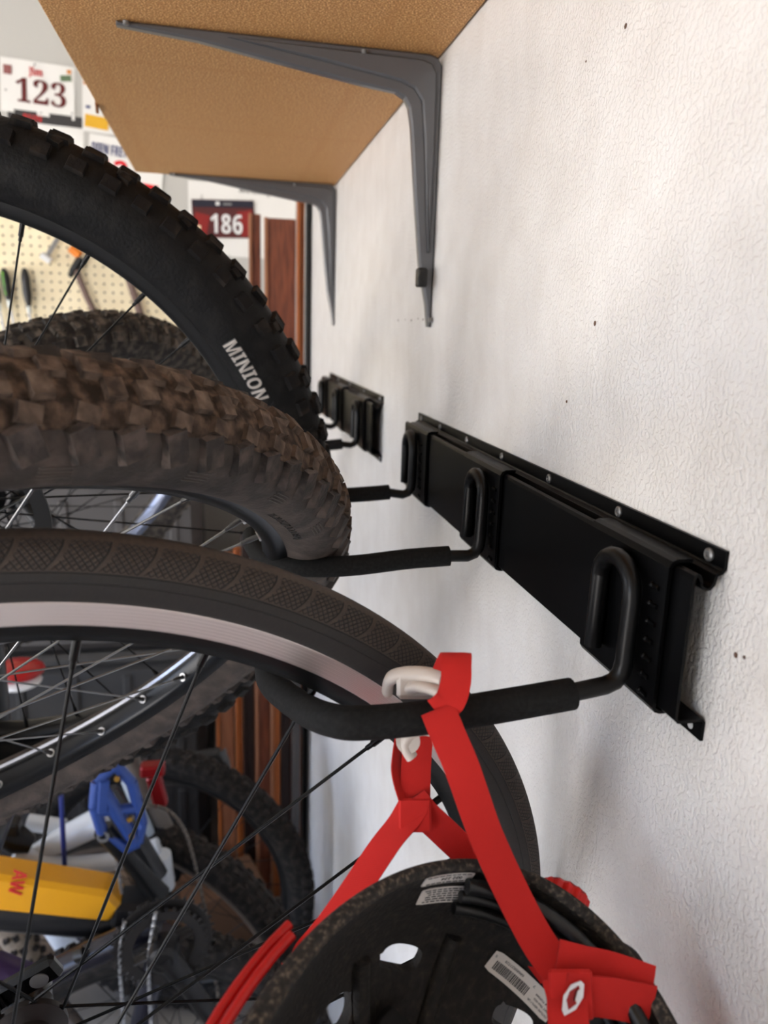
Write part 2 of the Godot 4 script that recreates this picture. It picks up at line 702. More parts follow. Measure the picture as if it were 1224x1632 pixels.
func build_wheels() -> void:
	var black_spoke := mat("black spoke steel", grey(0.09), 0.35, 0.8)
	var steel := mat("bright spoke steel", grey(0.55), 0.3, 1.0)
	var black_hub := mat("black hub alloy", grey(0.05), 0.4, 0.6)
	# 1: road wheel, nearest
	var tx := road_tread_images()
	var k := 0.985
	var road := {
		"Rc": 0.330 * k, "hr": 0.0180 * k, "hw": 0.0165 * k, "ri": 0.2935 * k, "rw": 0.0105 * k, "aero": true, "spokes": 28, "phase": deg_to_rad(81.5), "cross": 48.0, "spoke_r": 0.0011,
		"tire_mat": mat("dusty road rubber", Color.WHITE, 0.72, 0.0, {"albedo_texture": tx[0], "heightmap_enabled": true, "heightmap_texture": tx[1], "heightmap_scale": 0.10, "uv1_scale": Vector3(104, 1, 1)}),
		"rim_mat": mat("black anodised rim", grey(0.035), 0.42, 0.3), "hub_mat": mat("worn brown hub", Color(0.12, 0.10, 0.095), 0.5, 0.5), "spoke_mat": black_spoke, "flange": 0.022, "seg": 240}
	var t := hung_bike("road bicycle with slick tire and silver rim, nearest, hung behind the red helmet straps", V(-0.1203, -0.4395, 0.3997) * Vector3(k, 1, k) + Vector3(0, (CY - 0.4395 * k) - (CY - 0.4395), 0), Vector3(-0.1654, 0.1108, 0.980))
	wheel_parts(t, road)
	var br := noise_tex("brushed ring", 0.02, [[0.0, Color(0.74, 0.71, 0.70)], [0.5, Color(0.86, 0.83, 0.82)], [1.0, Color(0.97, 0.95, 0.94)]], 256, 3)
	for s in [1.0, -1.0]:
		var b := MB.new()
		b.turned(Vector3.ZERO, Vector3.BACK, [Vector2(0.3000, s * 0.0100), Vector2(0.3120, s * 0.0100), Vector2(0.3120, s * 0.0109), Vector2(0.3114, s * 0.0112), Vector2(0.3006, s * 0.0112), Vector2(0.3000, s * 0.0109)], 200)
		part("brake_track", b, mat("worn aluminium brake track", Color(0.97, 0.96, 0.96), 0.45, 1.0, {"albedo_texture": br, "uv1_scale": Vector3(1, 6, 1)}), t, false, "silver worn brake track")
	# quick release on the far end of the axle
	var q := MB.new()
	q.turned(Vector3(0, 0, -0.052), Vector3.BACK, [Vector2(0, -0.008), Vector2(0.0125, -0.008), Vector2(0.0130, 0.004), Vector2(0.010, 0.008), Vector2(0, 0.008)], 24)
	q.chamfer(Vector3(-0.006, 0.016, -0.050), Vector3(0.026, 0.0090, 0.0045), 0.003, Basis(Vector3.BACK, 0.42))
	for i in 4:
		q.chamfer(Vector3(-0.0150 - i * 0.0042, 0.0120 - i * 0.0019, -0.0452), Vector3(0.0009, 0.0055, 0.0011), 0.0004, Basis(Vector3.BACK, 0.42))
	part("quick_release_lever", q, mat("gloss black lever", grey(0.03), 0.25, 0.2), t, false, "black quick release lever")
	q = MB.new()
	q.turned(Vector3(0.006, 0.0210, -0.0455), Vector3.BACK, [Vector2(0, 0), Vector2(0.0056, 0), Vector2(0.0056, 0.0007), Vector2(0, 0.0007)], 24)
	part("badge", q, mat("grey badge", grey(0.45), 0.4, 0.3), t, false)

	# 2: muddy trail wheel, tilted
	var mud := rubber("mud caked tread", Color(0.25, 0.212, 0.19), Color(0.47, 0.405, 0.355), 0.2, 0.9, 11.0, 0.9)
	var side := rubber("dusty sidewall", Color(0.265, 0.245, 0.235), Color(0.35, 0.315, 0.295), 0.3, 0.8, 7.0, 0.65, 8)
	var m2 := {
		"Rc": 0.338, "hr": 0.031, "hw": 0.030, "ri": 0.297, "rw": 0.0135, "spokes": 32, "phase": 0.03, "cross": 55.0, "eyelets": true,
		"tire_mat": side, "tread_mat": mud, "rows": knob_rows_mud(), "side_rows": knob_rows_side(), "side_mat": rubber("grey side knobs", Color(0.215, 0.20, 0.195), Color(0.36, 0.32, 0.30), 0.3, 0.8, 10.0, 0.6, 9), "rim_mat": mat("satin black rim", Color(0.13, 0.135, 0.145), 0.3, 0.6), "hub_mat": black_hub, "spoke_mat": steel, "nipple_mat": mat("nipple", grey(0.35), 0.3, 0.9), "seg": 220, "flange": 0.028}
	t = hung_bike("mountain bike with mud caked brown tire, hung tilted just above the road bicycle", V(-0.2416, -0.2873, 0.5659), Vector3(-0.3827, 0.7019, 0.6007))
	wheel_parts(t, m2)
	var crown := MB.new()
	var cp := arc_profile(0.338, 0.0322, 0.0312, -46, 46, 20)
	var cq := arc_profile(0.338, 0.0300, 0.0290, 46, -46, 6)
	crown.lathe(cp + cq, 220, true)
	part("tread_base", crown, rubber("mud between knobs", Color(0.18, 0.15, 0.132), Color(0.42, 0.35, 0.30), 0.25, 0.85, 13.0, 0.95, 14), t, false, "brown dried mud between the knobs")
	var lip := MB.new()
	lip.turned(Vector3.ZERO, Vector3.BACK, [Vector2(0.3085, -0.0185), Vector2(0.3145, -0.0190), Vector2(0.3150, -0.0150), Vector2(0.3080, -0.0150)], 160)
	part("rim_lip", lip, mat("polished lip", Color(0.78, 0.80, 0.86), 0.25, 0.9), t, false, "bright polished rim lip")
	var dim := mat("moulded sidewall letters", Color(0.30, 0.27, 0.25), 0.55)
	var dark := mat("dark moulded letters", Color(0.10, 0.09, 0.085), 0.5)
	sidewall_text(t, m2, "15-30 PSI (1.0-2.0 BAR)", 0.0048, 0.3225, deg_to_rad(47), dark)
	for gi in 26:       # groups of fine ribs under the side knobs
		var rb := MB.new()
		for j in 4:
			var path := []
			for s in 5:
				var th: float = TAU * gi / 26.0 + s * 0.012
				path.append(on_tire(m2, th, deg_to_rad(82.0 + j * 4.5)).origin)
			rb.tube(path, 0.0006, 5)
		part("rib", rb, dim, t, false)

	# 3: black trail wheel hung further along
	var blk := rubber("black trail rubber", Color(0.060, 0.059, 0.062), Color(0.105, 0.10, 0.096), 0.4, 0.8, 7.0, 0.6, 21)
	var m3 := {
		"Rc": 0.338, "hr": 0.035, "hw": 0.033, "ri": 0.2935, "rw": 0.0145, "spokes": 32, "phase": 0.07, "cross": 50.0,
		"tire_mat": blk, "tread_mat": rubber("black worn knobs", Color(0.075, 0.07, 0.068), Color(0.18, 0.155, 0.135), 0.45, 0.8, 8.0, 0.7, 31), "rows": knob_rows_trail(), "rim_mat": mat("matt black rim", grey(0.05), 0.4, 0.2), "hub_mat": black_hub, "spoke_mat": black_spoke, "nipple_mat": mat("black nipple", grey(0.05), 0.4, 0.4), "seg": 200, "flange": 0.030}
	t = hung_bike("black tired mountain bike hung highest, white outlined lettering on its tire sidewall", V(-0.26, -0.19, 0.838), Vector3(0.0486, 0.2309, 0.9718))
	wheel_parts(t, m3)
	var edge := MB.new()       # a grey edging round the pale letters
	for g in 9:
		var off := Vector2(cos(TAU * g / 8.0), sin(TAU * g / 8.0)) * (0.0009 if g < 8 else 0.0)
		var lb := letters("MINION", 0.0140, 0.0010, "Droid Sans", 800)
		for i in lb.v.size():
			lb.v[i].x *= 0.84
		var lift := 0.0004 if g < 8 else 0.0009
		bent(lb, 0.3272 + off.y, deg_to_rad(29.0) - off.x / 0.326, func(r: float) -> float:
			var c := clampf((r - 0.338) / 0.035, -1.0, 1.0)
			return 0.033 * sqrt(1.0 - c * c) + lift)
		if g < 8:
			for n in lb.ix:
				edge.ix.append(n + edge.v.size())
			edge.v.append_array(lb.v)
			edge.uv.append_array(lb.uv)
		else:
			part("lettering", lb, mat("lettering pale", Color(0.66, 0.63, 0.60), 0.6), t, false, "pale printed letters")
	part("lettering_edge", edge, mat("lettering edge grey", grey(0.25), 0.6), t, false)
	var rot := MB.new()
	rot.turned(Vector3(0, 0, 0.030), Vector3.BACK, [Vector2(0.074, -0.0009), Vector2(0.090, -0.0009), Vector2(0.090, 0.0009), Vector2(0.074, 0.0009)], 60)
	for i in 6:
		var a := TAU * i / 6.0
		rot.tube([Vector3(cos(a) * 0.026, sin(a) * 0.026, 0.03), Vector3(cos(a + 0.35) * 0.076, sin(a + 0.35) * 0.076, 0.03)], 0.004, 6, true, 0.3)
	part("brake_rotor", rot, mat("rotor steel", grey(0.22), 0.4, 0.9), t, false, "steel disc brake rotor")

	var fk := MB.new()
	for s in [1.0, -1.0]:
		fk.tube([Vector3(0.0, 0.0, s * 0.055), Vector3(-0.030, -0.20, s * 0.060), Vector3(-0.050, -0.47, s * 0.055)], [0.016, 0.019, 0.021], 12)
	fk.tube([Vector3(-0.05, -0.47, 0.065), Vector3(-0.05, -0.47, -0.065)], 0.022, 12)
	part("fork", fk, mat("black fork", grey(0.06), 0.35, 0.2), t.get_parent(), false)

	# 4: dusty trail wheel behind the black one
	var m4 := {
		"Rc": 0.335, "hr": 0.032, "hw": 0.032, "ri": 0.297, "rw": 0.0135, "spokes": 28, "phase": 0.0, "cross": 50.0, "nipples": false,
		"tire_mat": rubber("grey dusty rubber", Color(0.18, 0.17, 0.165), Color(0.34, 0.315, 0.29), 0.35, 0.75, 8.0, 0.8, 41), "tread_mat": rubber("grey dusty knobs", Color(0.22, 0.21, 0.20), Color(0.42, 0.385, 0.35), 0.35, 0.75, 8.0, 0.8, 43), "rows": knob_rows_trail(), "rim_mat": mat("silver grey rim", Color(0.42, 0.44, 0.50), 0.3, 0.8), "hub_mat": black_hub, "spoke_mat": black_spoke, "seg": 120}
	t = hung_bike("mountain bike with grey dusty knobbly tire, glimpsed through the spokes of the black wheel", V(-0.2948, -0.295, 1.25), Vector3(-0.622, 0.582, 0.524))
	wheel_parts(t, m4)


# ---------------------------------------------------------------- rack
func rail_profile() -> PackedVector2Array:    # (distance from the wall, y)
	var c := [Vector2(0.0012, -0.0985), Vector2(0.0012, -0.1075), Vector2(0.0022, -0.1092), Vector2(0.0052, -0.1105), Vector2(0.0062, -0.1150), Vector2(0.0080, -0.1172), Vector2(0.0104, -0.1174), Vector2(0.0124, -0.1160), Vector2(0.0133, -0.1128), Vector2(0.0143, -0.1106), Vector2(0.0156, -0.1100), Vector2(0.0168, -0.1106), Vector2(0.0172, -0.1125), Vector2(0.0172, -0.1862), Vector2(0.0160, -0.1874), Vector2(0.0022, -0.1874), Vector2(0.0012, -0.1886), Vector2(0.0012, -0.1990)]
	return ribbon_outline(c, 0.0016)


func ribbon_outline(c: Array, th: float) -> PackedVector2Array:
	var l := []
	var r := []
	for i in c.size():
		var d: Vector2 = (c[mini(i + 1, c.size() - 1)] - c[maxi(i - 1, 0)]).normalized()
		var n := Vector2(-d.y, d.x) * th * 0.5
		l.append(c[i] + n)
		r.append(c[i] - n)
	r.reverse()
	return PackedVector2Array(l + r)


# an outline in (distance from the wall, y) run along the wall between two distances from the camera
func along_wall(poly: PackedVector2Array, f0: float, f1: float, b := 0.0) -> MB:
	var m := MB.new()
	m.xf = Transform3D(Basis(Vector3(-1, 0, 0), Vector3(0, 1, 0), Vector3(0, 0, -1)), Vector3(W, CY, 0))
	m.prism(poly, f0, f1, b)
	return m


func rail(f0: float, f1: float, label: String, screws: Array) -> void:
	var black := mat("black powder coat", Color(0.018, 0.018, 0.021), 0.36, 0.0, {"metallic_specular": 0.25})
	var t := thing("rack_rail", label, "rack rail", V(W - 0.008, -0.15, (f0 + f1) / 2))
	part("channel", along_wall(rail_profile(), f0, f1), black, t)
	for s in screws:
		var b := MB.new()
		b.turned(V(W - 0.0024, -0.1035, s), Vector3.LEFT, [Vector2(0, -0.001), Vector2(0.0034, -0.001), Vector2(0.0034, 0.0006), Vector2(0.0024, 0.0014), Vector2(0.0013, 0.0013), Vector2(0.0010, 0.0006), Vector2(0, 0.0006)], 20)
		part("screw", b, mat("zinc screw", grey(0.5), 0.4, 0.7), t)
	for s in [f0 + 0.009, f1 - 0.009]:
		var b := MB.new()
		b.turned(V(W - 0.0022, -0.1945, s), Vector3.LEFT, [Vector2(0, 0), Vector2(0.0022, 0), Vector2(0.0022, 0.0003), Vector2(0, 0.0003)], 16)
		part("screw_hole", b, mat("pale plaster in hole", grey(0.7), 0.8), t)


func bike_hook(zr: float, f0: float, f1: float, arm: Array, bare: Vector3, label: String, dimples := true) -> void:
	var black := mat("black powder coat", Color(0.018, 0.018, 0.021), 0.36, 0.0, {"metallic_specular": 0.25})
	var t := thing("bike_hook", label, "bike hook", V(W - 0.022, -0.148, (f0 + f1) / 2), Basis(), "" if dimples else "hooks on the far rail")
	var c := [Vector2(0.0085, -0.1075), Vector2(0.0165, -0.1075), Vector2(0.0190, -0.1085), Vector2(0.0203, -0.1110), Vector2(0.0203, -0.1870), Vector2(0.0190, -0.1890), Vector2(0.0165, -0.1898), Vector2(0.0085, -0.1898)]
	part("mounting_plate", along_wall(ribbon_outline(c, 0.0020), f0, f1), black, t)
	var X := W - 0.0275
	var zl := zr + 0.036
	var p := [V(X, -0.176, zl), V(X, -0.132, zl)]
	for i in 9:
		var a := PI * i / 8.0
		p.append(V(X, -0.131 + 0.0145 * sin(a), zr + 0.018 + 0.018 * cos(a)))
	p.append(V(X, -0.135, zr))
	p.append(V(X, -0.170, zr))
	p.append(V(X - 0.0012, -0.1765, zr))
	p.append(V(X - 0.0045, -0.1812, zr))
	p.append(V(X - 0.0100, -0.1835, zr))
	p.append(bare)
	var b := MB.new()
	b.tube(p, 0.0050, 14)
	part("hook_rod", b, mat("black rod", Color(0.03, 0.03, 0.032), 0.35, 0.0, {"metallic_specular": 0.35}), t)
	b = MB.new()
	b.chamfer(V(X + 0.0025, -0.1540, zl + 0.0035), Vector3(0.0052, 0.0225, 0.0030), 0.0012)
	part("hook_stop", b, black, t)
	var sl := smooth_path(arm, 8)
	var rr := []
	for i in sl.size():
		var e := minf(1.0, minf(i, sl.size() - 1 - i) / 2.0 + 0.55)
		rr.append(0.0086 * e if i > sl.size() - 3 else 0.0086)
	b = MB.new()
	b.tube(sl, rr, 18)
	part("foam_sleeve", b, tri_mat("black foam sleeve", noise_tex("foam", 0.05, [[0.0, grey(0.085)], [1.0, grey(0.14)]], 256, 3), Vector3.ONE * 20.0, 0.85, 0.0, null, 0.0, false, {"metallic_specular": 0.25}), t)
	if dimples:
		for i in 7:
			b = MB.new()
			var y := -0.124 - i * 0.0098
			b.tube([V(W - 0.0216, y, zr - 0.0150), V(W - 0.0216, y, zr - 0.0090)], 0.0013, 8)
			b.ball(V(W - 0.0216, y, zr - 0.0085), Vector3.ONE * 0.0019, 6)
			part("dimple", b, black, t)
			if i < 6:
				b = MB.new()
				b.tube([V(W - 0.0216, y - 0.004, zr + 0.0185), V(W - 0.0216, y - 0.004, zr + 0.0130)], 0.0013, 8)
				b.ball(V(W - 0.0216, y - 0.004, zr + 0.0125), Vector3.ONE * 0.0017, 6)
				part("dimple", b, black, t)


func build_rack() -> void:
	rail(0.3135, 0.9215, "long black rack rail screwed to the white wall, nearer the camera", [0.3257, 0.417, 0.522, 0.622, 0.722, 0.82, 0.905])
	rail(1.143, 1.741, "shorter looking black rack rail further down the white wall", [1.16, 1.30, 1.45, 1.60, 1.73])
	bike_hook(0.350, 0.329, 0.414, [V(0.180, -0.1865, 0.349), V(0.141, -0.189, 0.346), V(0.105, -0.190, 0.342), V(0.072, -0.191, 0.342), V(0.0537, -0.1935, 0.350), V(0.0405, -0.206, 0.390), V(0.0262, -0.210, 0.432), V(0.0257, -0.210, 0.468)], V(0.176, -0.1865, 0.349), "nearest black bike hook, its foam sleeve carrying the red straps of the helmet")
	bike_hook(0.594, 0.573, 0.670, [V(0.184, -0.184, 0.597), V(0.149, -0.186, 0.598), V(0.101, -0.19, 0.597), V(0.060, -0.191, 0.602), V(0.034, -0.192, 0.628), V(0.0242, -0.192, 0.673), V(0.024, -0.192, 0.71)], V(0.180, -0.184, 0.597), "middle black bike hook of the near rail, arm passing in front of the muddy tire")
	bike_hook(0.838, 0.805, 0.892, [V(0.184, -0.181, 0.841), V(0.142, -0.184, 0.842), V(0.08, -0.186, 0.842), V(0.052, -0.187, 0.850), V(0.036, -0.187, 0.89), V(0.036, -0.187, 0.93)], V(0.180, -0.181, 0.841), "last black bike hook on the near rail, half hidden behind the muddy wheel")
	var n := 0
	for z in [1.215, 1.45, 1.675]:
		bike_hook(z, z - 0.022, z + 0.066, [V(0.186, -0.182, z + 0.003), V(0.14, -0.186, z + 0.004), V(0.08, -0.187, z + 0.004), V(0.052, -0.187, z + 0.010), V(0.036, -0.187, z + 0.05), V(0.036, -0.187, z + 0.09)], V(0.182, -0.182, z + 0.003), ["black bike hook at the near end of the far rail", "black bike hook in the middle of the far rail", "black bike hook at the farthest end of the far rail"][n], false)
		n += 1


# ---------------------------------------------------------------- shelf and brackets
func bracket(f: float, label: String, clip: bool) -> void:
	var gm := mat("grey enamel", Color(0.33, 0.335, 0.35), 0.28, 0.0, {"metallic_specular": 0.6})
	var t := thing("shelf_bracket", label, "shelf bracket", V(W - 0.01, 0.27, f), Basis(), "grey brackets under the shelf")
	var poly := PackedVector2Array([Vector2(-0.098, 0.2875), Vector2(0.222, 0.2875), Vector2(0.231, 0.285), Vector2(0.2362, 0.277), Vector2(0.2365, 0.200), Vector2(0.2365, 0.004), Vector2(0.2325, 0.004), Vector2(0.2290, 0.030), Vector2(0.2195, 0.0734), Vector2(0.2120, 0.140), Vector2(0.2045, 0.215), Vector2(0.2010, 0.234), Vector2(0.1955, 0.2425), Vector2(0.1860, 0.2475), Vector2(0.150, 0.2515), Vector2(0.0652, 0.264), Vector2(-0.02, 0.277), Vector2(-0.098, 0.2835)])
	var b := MB.new()
	b.xf = Transform3D(Basis(), Vector3(0, CY, -f))
	b.prism(poly, -0.012, 0.0, 0.0022)
	part("body", b, gm, t)
	# the raised rib that runs round the bend
	var rib := PackedVector2Array([Vector2(0.010, 0.2820), Vector2(0.213, 0.2815), Vector2(0.2245, 0.278), Vector2(0.2305, 0.269), Vector2(0.2315, 0.20), Vector2(0.2308, 0.085), Vector2(0.2275, 0.085), Vector2(0.2190, 0.20), Vector2(0.2145, 0.240), Vector2(0.2055, 0.2515), Vector2(0.190, 0.2575), Vector2(0.110, 0.2690)])
	b = MB.new()
	b.xf = Transform3D(Basis(), Vector3(0, CY, -f))
	b.prism(rib, -0.001, 0.0032, 0.0025)
	part("rib", b, gm, t)
	for q in [Vector2(-0.088, 0.2825), Vector2(0.150, 0.2795)]:
		b = MB.new()
		b.turned(V(q.x, q.y + 0.002, f - 0.002), Vector3.DOWN, [Vector2(0, -0.002), Vector2(0.0032, -0.002), Vector2(0.0030, 0.0012), Vector2(0.0016, 0.0022), Vector2(0, 0.0022)], 14)
		part("screw", b, mat("zinc screw", grey(0.5), 0.4, 0.7), t)
	b = MB.new()
	b.turned(V(0.2335, 0.012, f - 0.006), Vector3.LEFT, [Vector2(0, -0.002), Vector2(0.003, -0.002), Vector2(0.003, 0.002), Vector2(0, 0.002)], 14)
	part("screw", b, mat("zinc screw", grey(0.5), 0.4, 0.7), t)
	if clip:
		var o := MB.new()
		o.chamfer(V(0.2215, 0.058, f - 0.004), Vector3(0.0055, 0.0105, 0.0075), 0.002)
		o.tube([V(0.2185, 0.064, f - 0.0105), V(0.2165, 0.056, f - 0.0125), V(0.2185, 0.050, f - 0.0105)], 0.0018, 6)
		single("cable_clip", o, mat("black plastic", grey(0.035), 0.4), "small black plastic clip pushed onto the near bracket's lower leg", "clip", V(0.2215, 0.047, f - 0.004))


func build_shelf() -> void:
	var chips := noise_tex("particle board", 0.11, [[0.0, Color(0.50, 0.33, 0.17)], [0.36, Color(0.66, 0.46, 0.26)], [0.58, Color(0.77, 0.555, 0.33)], [0.72, Color(0.94, 0.77, 0.53)], [1.0, Color(0.97, 0.85, 0.65)]], 1024, 3, FastNoiseLite.TYPE_SIMPLEX_SMOOTH, 12)
	var bp := noise_tex("particle grain", 0.12, [[0.0, Color.BLACK], [1.0, Color.WHITE]], 512, 3)
	var b := MB.new()
	b.chamfer(V((W - 0.002 - 0.164) / 2, 0.296, 0.70), Vector3((W - 0.002 + 0.164) / 2, 0.008, 1.012), 0.0008)
	var t := thing("shelf_board", "raw particle board shelf on grey brackets along the white wall", "shelf", V(0.03, 0.288, 0.7))
	part("board", b, tri_mat("particle board", chips, Vector3.ONE * 3.4, 0.62, 0.0, bp, 0.02, true), t)
	b = MB.new()
	b.chamfer(V(-0.1665, 0.2905, 1.235), Vector3(0.0022, 0.0055, 0.022), 0.0012, Basis(Vector3.UP, 0.12))
	part("splinter", b, mat("split wood", Color(0.52, 0.33, 0.19), 0.8), t, true, "small splintered chip on the edge")
	bracket(0.885, "near grey steel shelf bracket under the particle board shelf", true)
	bracket(1.690, "far grey steel shelf bracket at the end of the particle board shelf", false)


# ---------------------------------------------------------------- helmet
const HA := 0.143
const HB := 0.110
const HD := 0.115

func helmet_at(th: float, ph: float, k: float) -> Vector3:    # k: inset from the outer face, in metres
	return Vector3((HA - k) * cos(th) * cos(ph), -(HD - k) * sin(ph), -(HB - k) * sin(th) * cos(ph))


func rim_thick(th: float) -> float:
	return 0.0065 + 0.012 * pow(sin((th - deg_to_rad(20)) * 0.5 + 0.0), 2.0) * 1.6 / 1.6


# label patch on the bowl's inner face
func helmet_patch(b: MB, th: float, ph: float, inset: float, turn: float) -> void:
	var q := helmet_at(th, ph, inset)
	var n := Vector3(q.x / pow(HA - inset, 2), q.y / pow(HD - inset, 2), q.z / pow(HB - inset, 2)).normalized()
	var up := (Vector3.UP - n * n.y).normalized()
	var bas := Basis(up.cross(-n), up, -n) * Basis(Vector3.BACK, turn)
	for i in b.v.size():
		var p := b.v[i]
		var w := q + bas.x * p.x + bas.y * p.y
		var e := Vector3(w.x / (HA - inset), w.y / (HD - inset), w.z / (HB - inset))
		b.v[i] = w / e.length() - n * p.z


func flat_grid(w: float, h: float, th: float) -> MB:
	var b := MB.new()
	for s in [0.0, 1.0]:
		var rows := []
		for i in 13:
			var r := PackedVector3Array()
			for j in 5:
				r.append(Vector3((i / 12.0 - 0.5) * w, (j / 4.0 - 0.5) * h * (1.0 if (i > 0 and i < 12) else 0.86), th * s))
			rows.append(r)
		b.grid(rows, false, false, 1, 1, false)
	return b


func build_helmet() -> void:
	var d := Vector3(0.5351, 0.2685, -0.801)
	var n := Vector3(0.2176, 0.8724, 0.4377)
	d = d.normalized()
	n = (n - d * n.dot(d)).normalized()
	var t := thing("bicycle_helmet", "dark bicycle helmet hanging upside down by red straps from the nearest hook, labels inside", "bicycle helmet", V(0.0872, -0.3138, 0.1986), Basis(d, n, d.cross(n)))
	var vents := []      # angle, height, half angle, half height, lean
	for a in [[35.5, 29.5, 7.6, 3.6, -0.35], [-10.5, 37.0, 6.5, 3.0, 0.30], [60.0, 37.0, 8.0, 6.0, 0.2], [83.0, 30.0, 8.0, 6.0, 0.0], [-50.0, 30.0, 9.0, 6.0, 0.0], [-84.0, 30.0, 9.0, 6.0, 0.0], [110.0, 32.0, 9.0, 7.0, 0.0], [145.0, 34.0, 9.0, 8.0, 0.0], [180.0, 32.0, 10.0, 7.0, 0.0], [-145.0, 34.0, 9.0, 8.0, 0.0], [-112.0, 32.0, 9.0, 7.0, 0.0], [22.0, 55.0, 9.0, 7.0, 0.0], [-28.0, 56.0, 11.0, 6.0, 0.0], [70.0, 60.0, 14.0, 6.0, 0.0], [-75.0, 60.0, 14.0, 6.0, 0.0], [150.0, 62.0, 15.0, 8.0, 0.0], [-150.0, 62.0, 15.0, 8.0, 0.0]]:
		vents.append([deg_to_rad(a[0]), deg_to_rad(a[1]), deg_to_rad(a[2]), deg_to_rad(a[3]), a[4]])
	var NU := 300
	var NV := 72
	var f := func(u: float, v: float) -> float:
		var best := 9.0
		for a in vents:
			var du: float = wrapf(u - a[0], -PI, PI) * cos(a[1]) * 1.15
			var dv: float = v - a[1]
			var c := cos(a[4])
			var s := sin(a[4])
			var x: float = absf(du * c + dv * s) / a[2]
			var y: float = absf(-du * s + dv * c) / a[3]
			best = minf(best, pow(x * x * x + y * y * y, 1.0 / 3.0) - 1.0)
		return best
	var uu := PackedFloat32Array()
	var vv := PackedFloat32Array()
	var ff := PackedFloat32Array()
	for i in NU:
		for j in NV + 1:
			var u := TAU * i / NU
			var v := PI * 0.5 * j / NV
			var g: float = f.call(u, v)
			if absf(g) < 0.45 and j > 0 and j < NV:
				var e := 0.002
				var gu: float = (f.call(u + e, v) - g) / e
				var gv: float = (f.call(u, v + e) - g) / e
				var l := gu * gu + gv * gv
				var st := Vector2(gu, gv) * (-g / l)
				var cap := Vector2(TAU / NU, PI * 0.5 / NV) * 0.55
				if absf(st.x) < cap.x and absf(st.y) < cap.y:
					u += st.x
					v += st.y
					g = 0.0
			uu.append(u)
			vv.append(v)
			ff.append(g)
	var inner := MB.new()
	var outer := MB.new()
	var wallb := MB.new()
	for i in NU:
		for j in NV + 1:
			var q := i * (NV + 1) + j
			inner.add(helmet_at(uu[q], vv[q], rim_thick(uu[q])))
			outer.add(helmet_at(uu[q], vv[q], 0.0))
	var open := func(i: int, j: int) -> bool:
		var s := 0.0
		for di in 2:
			for dj in 2:
				s += ff[((i + di) % NU) * (NV + 1) + j + dj]
		return s < -0.001
	for i in NU:
		for j in NV:
			if open.call(i, j):
				continue
			var a := i * (NV + 1) + j
			var b := ((i + 1) % NU) * (NV + 1) + j
			outer.ix.append_array([a, b + 1, b, a, a + 1, b + 1])
			inner.ix.append_array([a, b, b + 1, a, b + 1, a + 1])
			for e in [[i - 1, j, a, a + 1], [i + 1, j, b, b + 1], [i, j - 1, a, b], [i, j + 1, a + 1, b + 1]]:
				if e[1] >= 0 and e[1] < NV and open.call(posmod(e[0], NU), e[1]):
					wallb.face([outer.v[e[2]], outer.v[e[3]], inner.v[e[3]], inner.v[e[2]]])
	var foam := tri_mat("black foam", noise_tex("helmet foam", 0.03, [[0.0, Color(0.07, 0.066, 0.062)], [0.55, Color(0.11, 0.10, 0.094)], [0.8, Color(0.19, 0.165, 0.145)], [1.0, Color(0.30, 0.26, 0.22)]], 512, 4, FastNoiseLite.TYPE_SIMPLEX_SMOOTH, 71), Vector3.ONE * 10.0, 0.8, 0.0, noise_tex("rubber grain", 0.06, [[0.0, Color.BLACK], [1.0, Color.WHITE]], 512, 3), 0.05)
	var red := mat("matt red shell", Color(0.72, 0.045, 0.035), 0.45)
	part("foam_liner", inner, foam, t, false)
	part("vent_edges", wallb, foam, t, false)
	# the rim: rounded, dusty, closing inner and outer faces
	var rows := []
	for i in 180:
		var th := TAU * i / 180
		var k := rim_thick(th)
		var row := PackedVector3Array()
		for s in 9:
			var a := PI * s / 8.0
			var p := helmet_at(th, 0.0, k * 0.5 - k * 0.5 * cos(a))
			p.y += 0.0035 * sin(a)
			row.append(p)
		rows.append(row)
	var rb := MB.new()
	rb.grid(rows, true, false, 1, 1, false)
	var fuzz := tri_mat("fuzzy dusty rim", noise_tex("fuzz", 0.035, [[0.0, Color(0.10, 0.095, 0.09)], [0.5, Color(0.17, 0.155, 0.14)], [0.75, Color(0.32, 0.285, 0.25)], [1.0, Color(0.50, 0.45, 0.40)]], 512, 5, FastNoiseLite.TYPE_SIMPLEX, 72), Vector3.ONE * 12.0, 0.9, 0.0, noise_tex("rubber grain", 0.06, [[0.0, Color.BLACK], [1.0, Color.WHITE]], 512, 3), 0.06)
	part("rim_edge", rb, fuzz, t, false)
	part("shell", outer, red, t, false, "matt red outer shell")
	# the shell's folded red lip beside the foam on the left
	for g in 2:
		var path := []
		for i in 20:
			var th := deg_to_rad(lerpf(70.0 - 2.0 * g, 150.0, i / 19.0))
			var p := helmet_at(th, 0.02 + 0.05 * g, -0.0050 - 0.0050 * g)
			path.append(p)
		var lb := MB.new()
		lb.tube(path, 0.0022, 8)
		part("shell_lip", lb, red, t, false)
	# pads
	for a in [[2.0, 60.0, 0.05, 0.020, 0.2], [48.0, 52.0, 0.06, 0.022, 0.6], [100.0, 45.0, 0.06, 0.026, 0.1], [-60.0, 45.0, 0.06, 0.026, 0.1]]:
		var pb := MB.new()
		pb.chamfer(Vector3.ZERO, Vector3(a[2] * 0.5, a[3] * 0.5, 0.003), 0.0025)
		var sub := flat_grid(a[2], a[3], 0.004)
		helmet_patch(sub, deg_to_rad(a[0]), deg_to_rad(a[1]), 0.014, a[4])
		part("pad", sub, mat("black pad cloth", grey(0.045), 0.9), t, false)
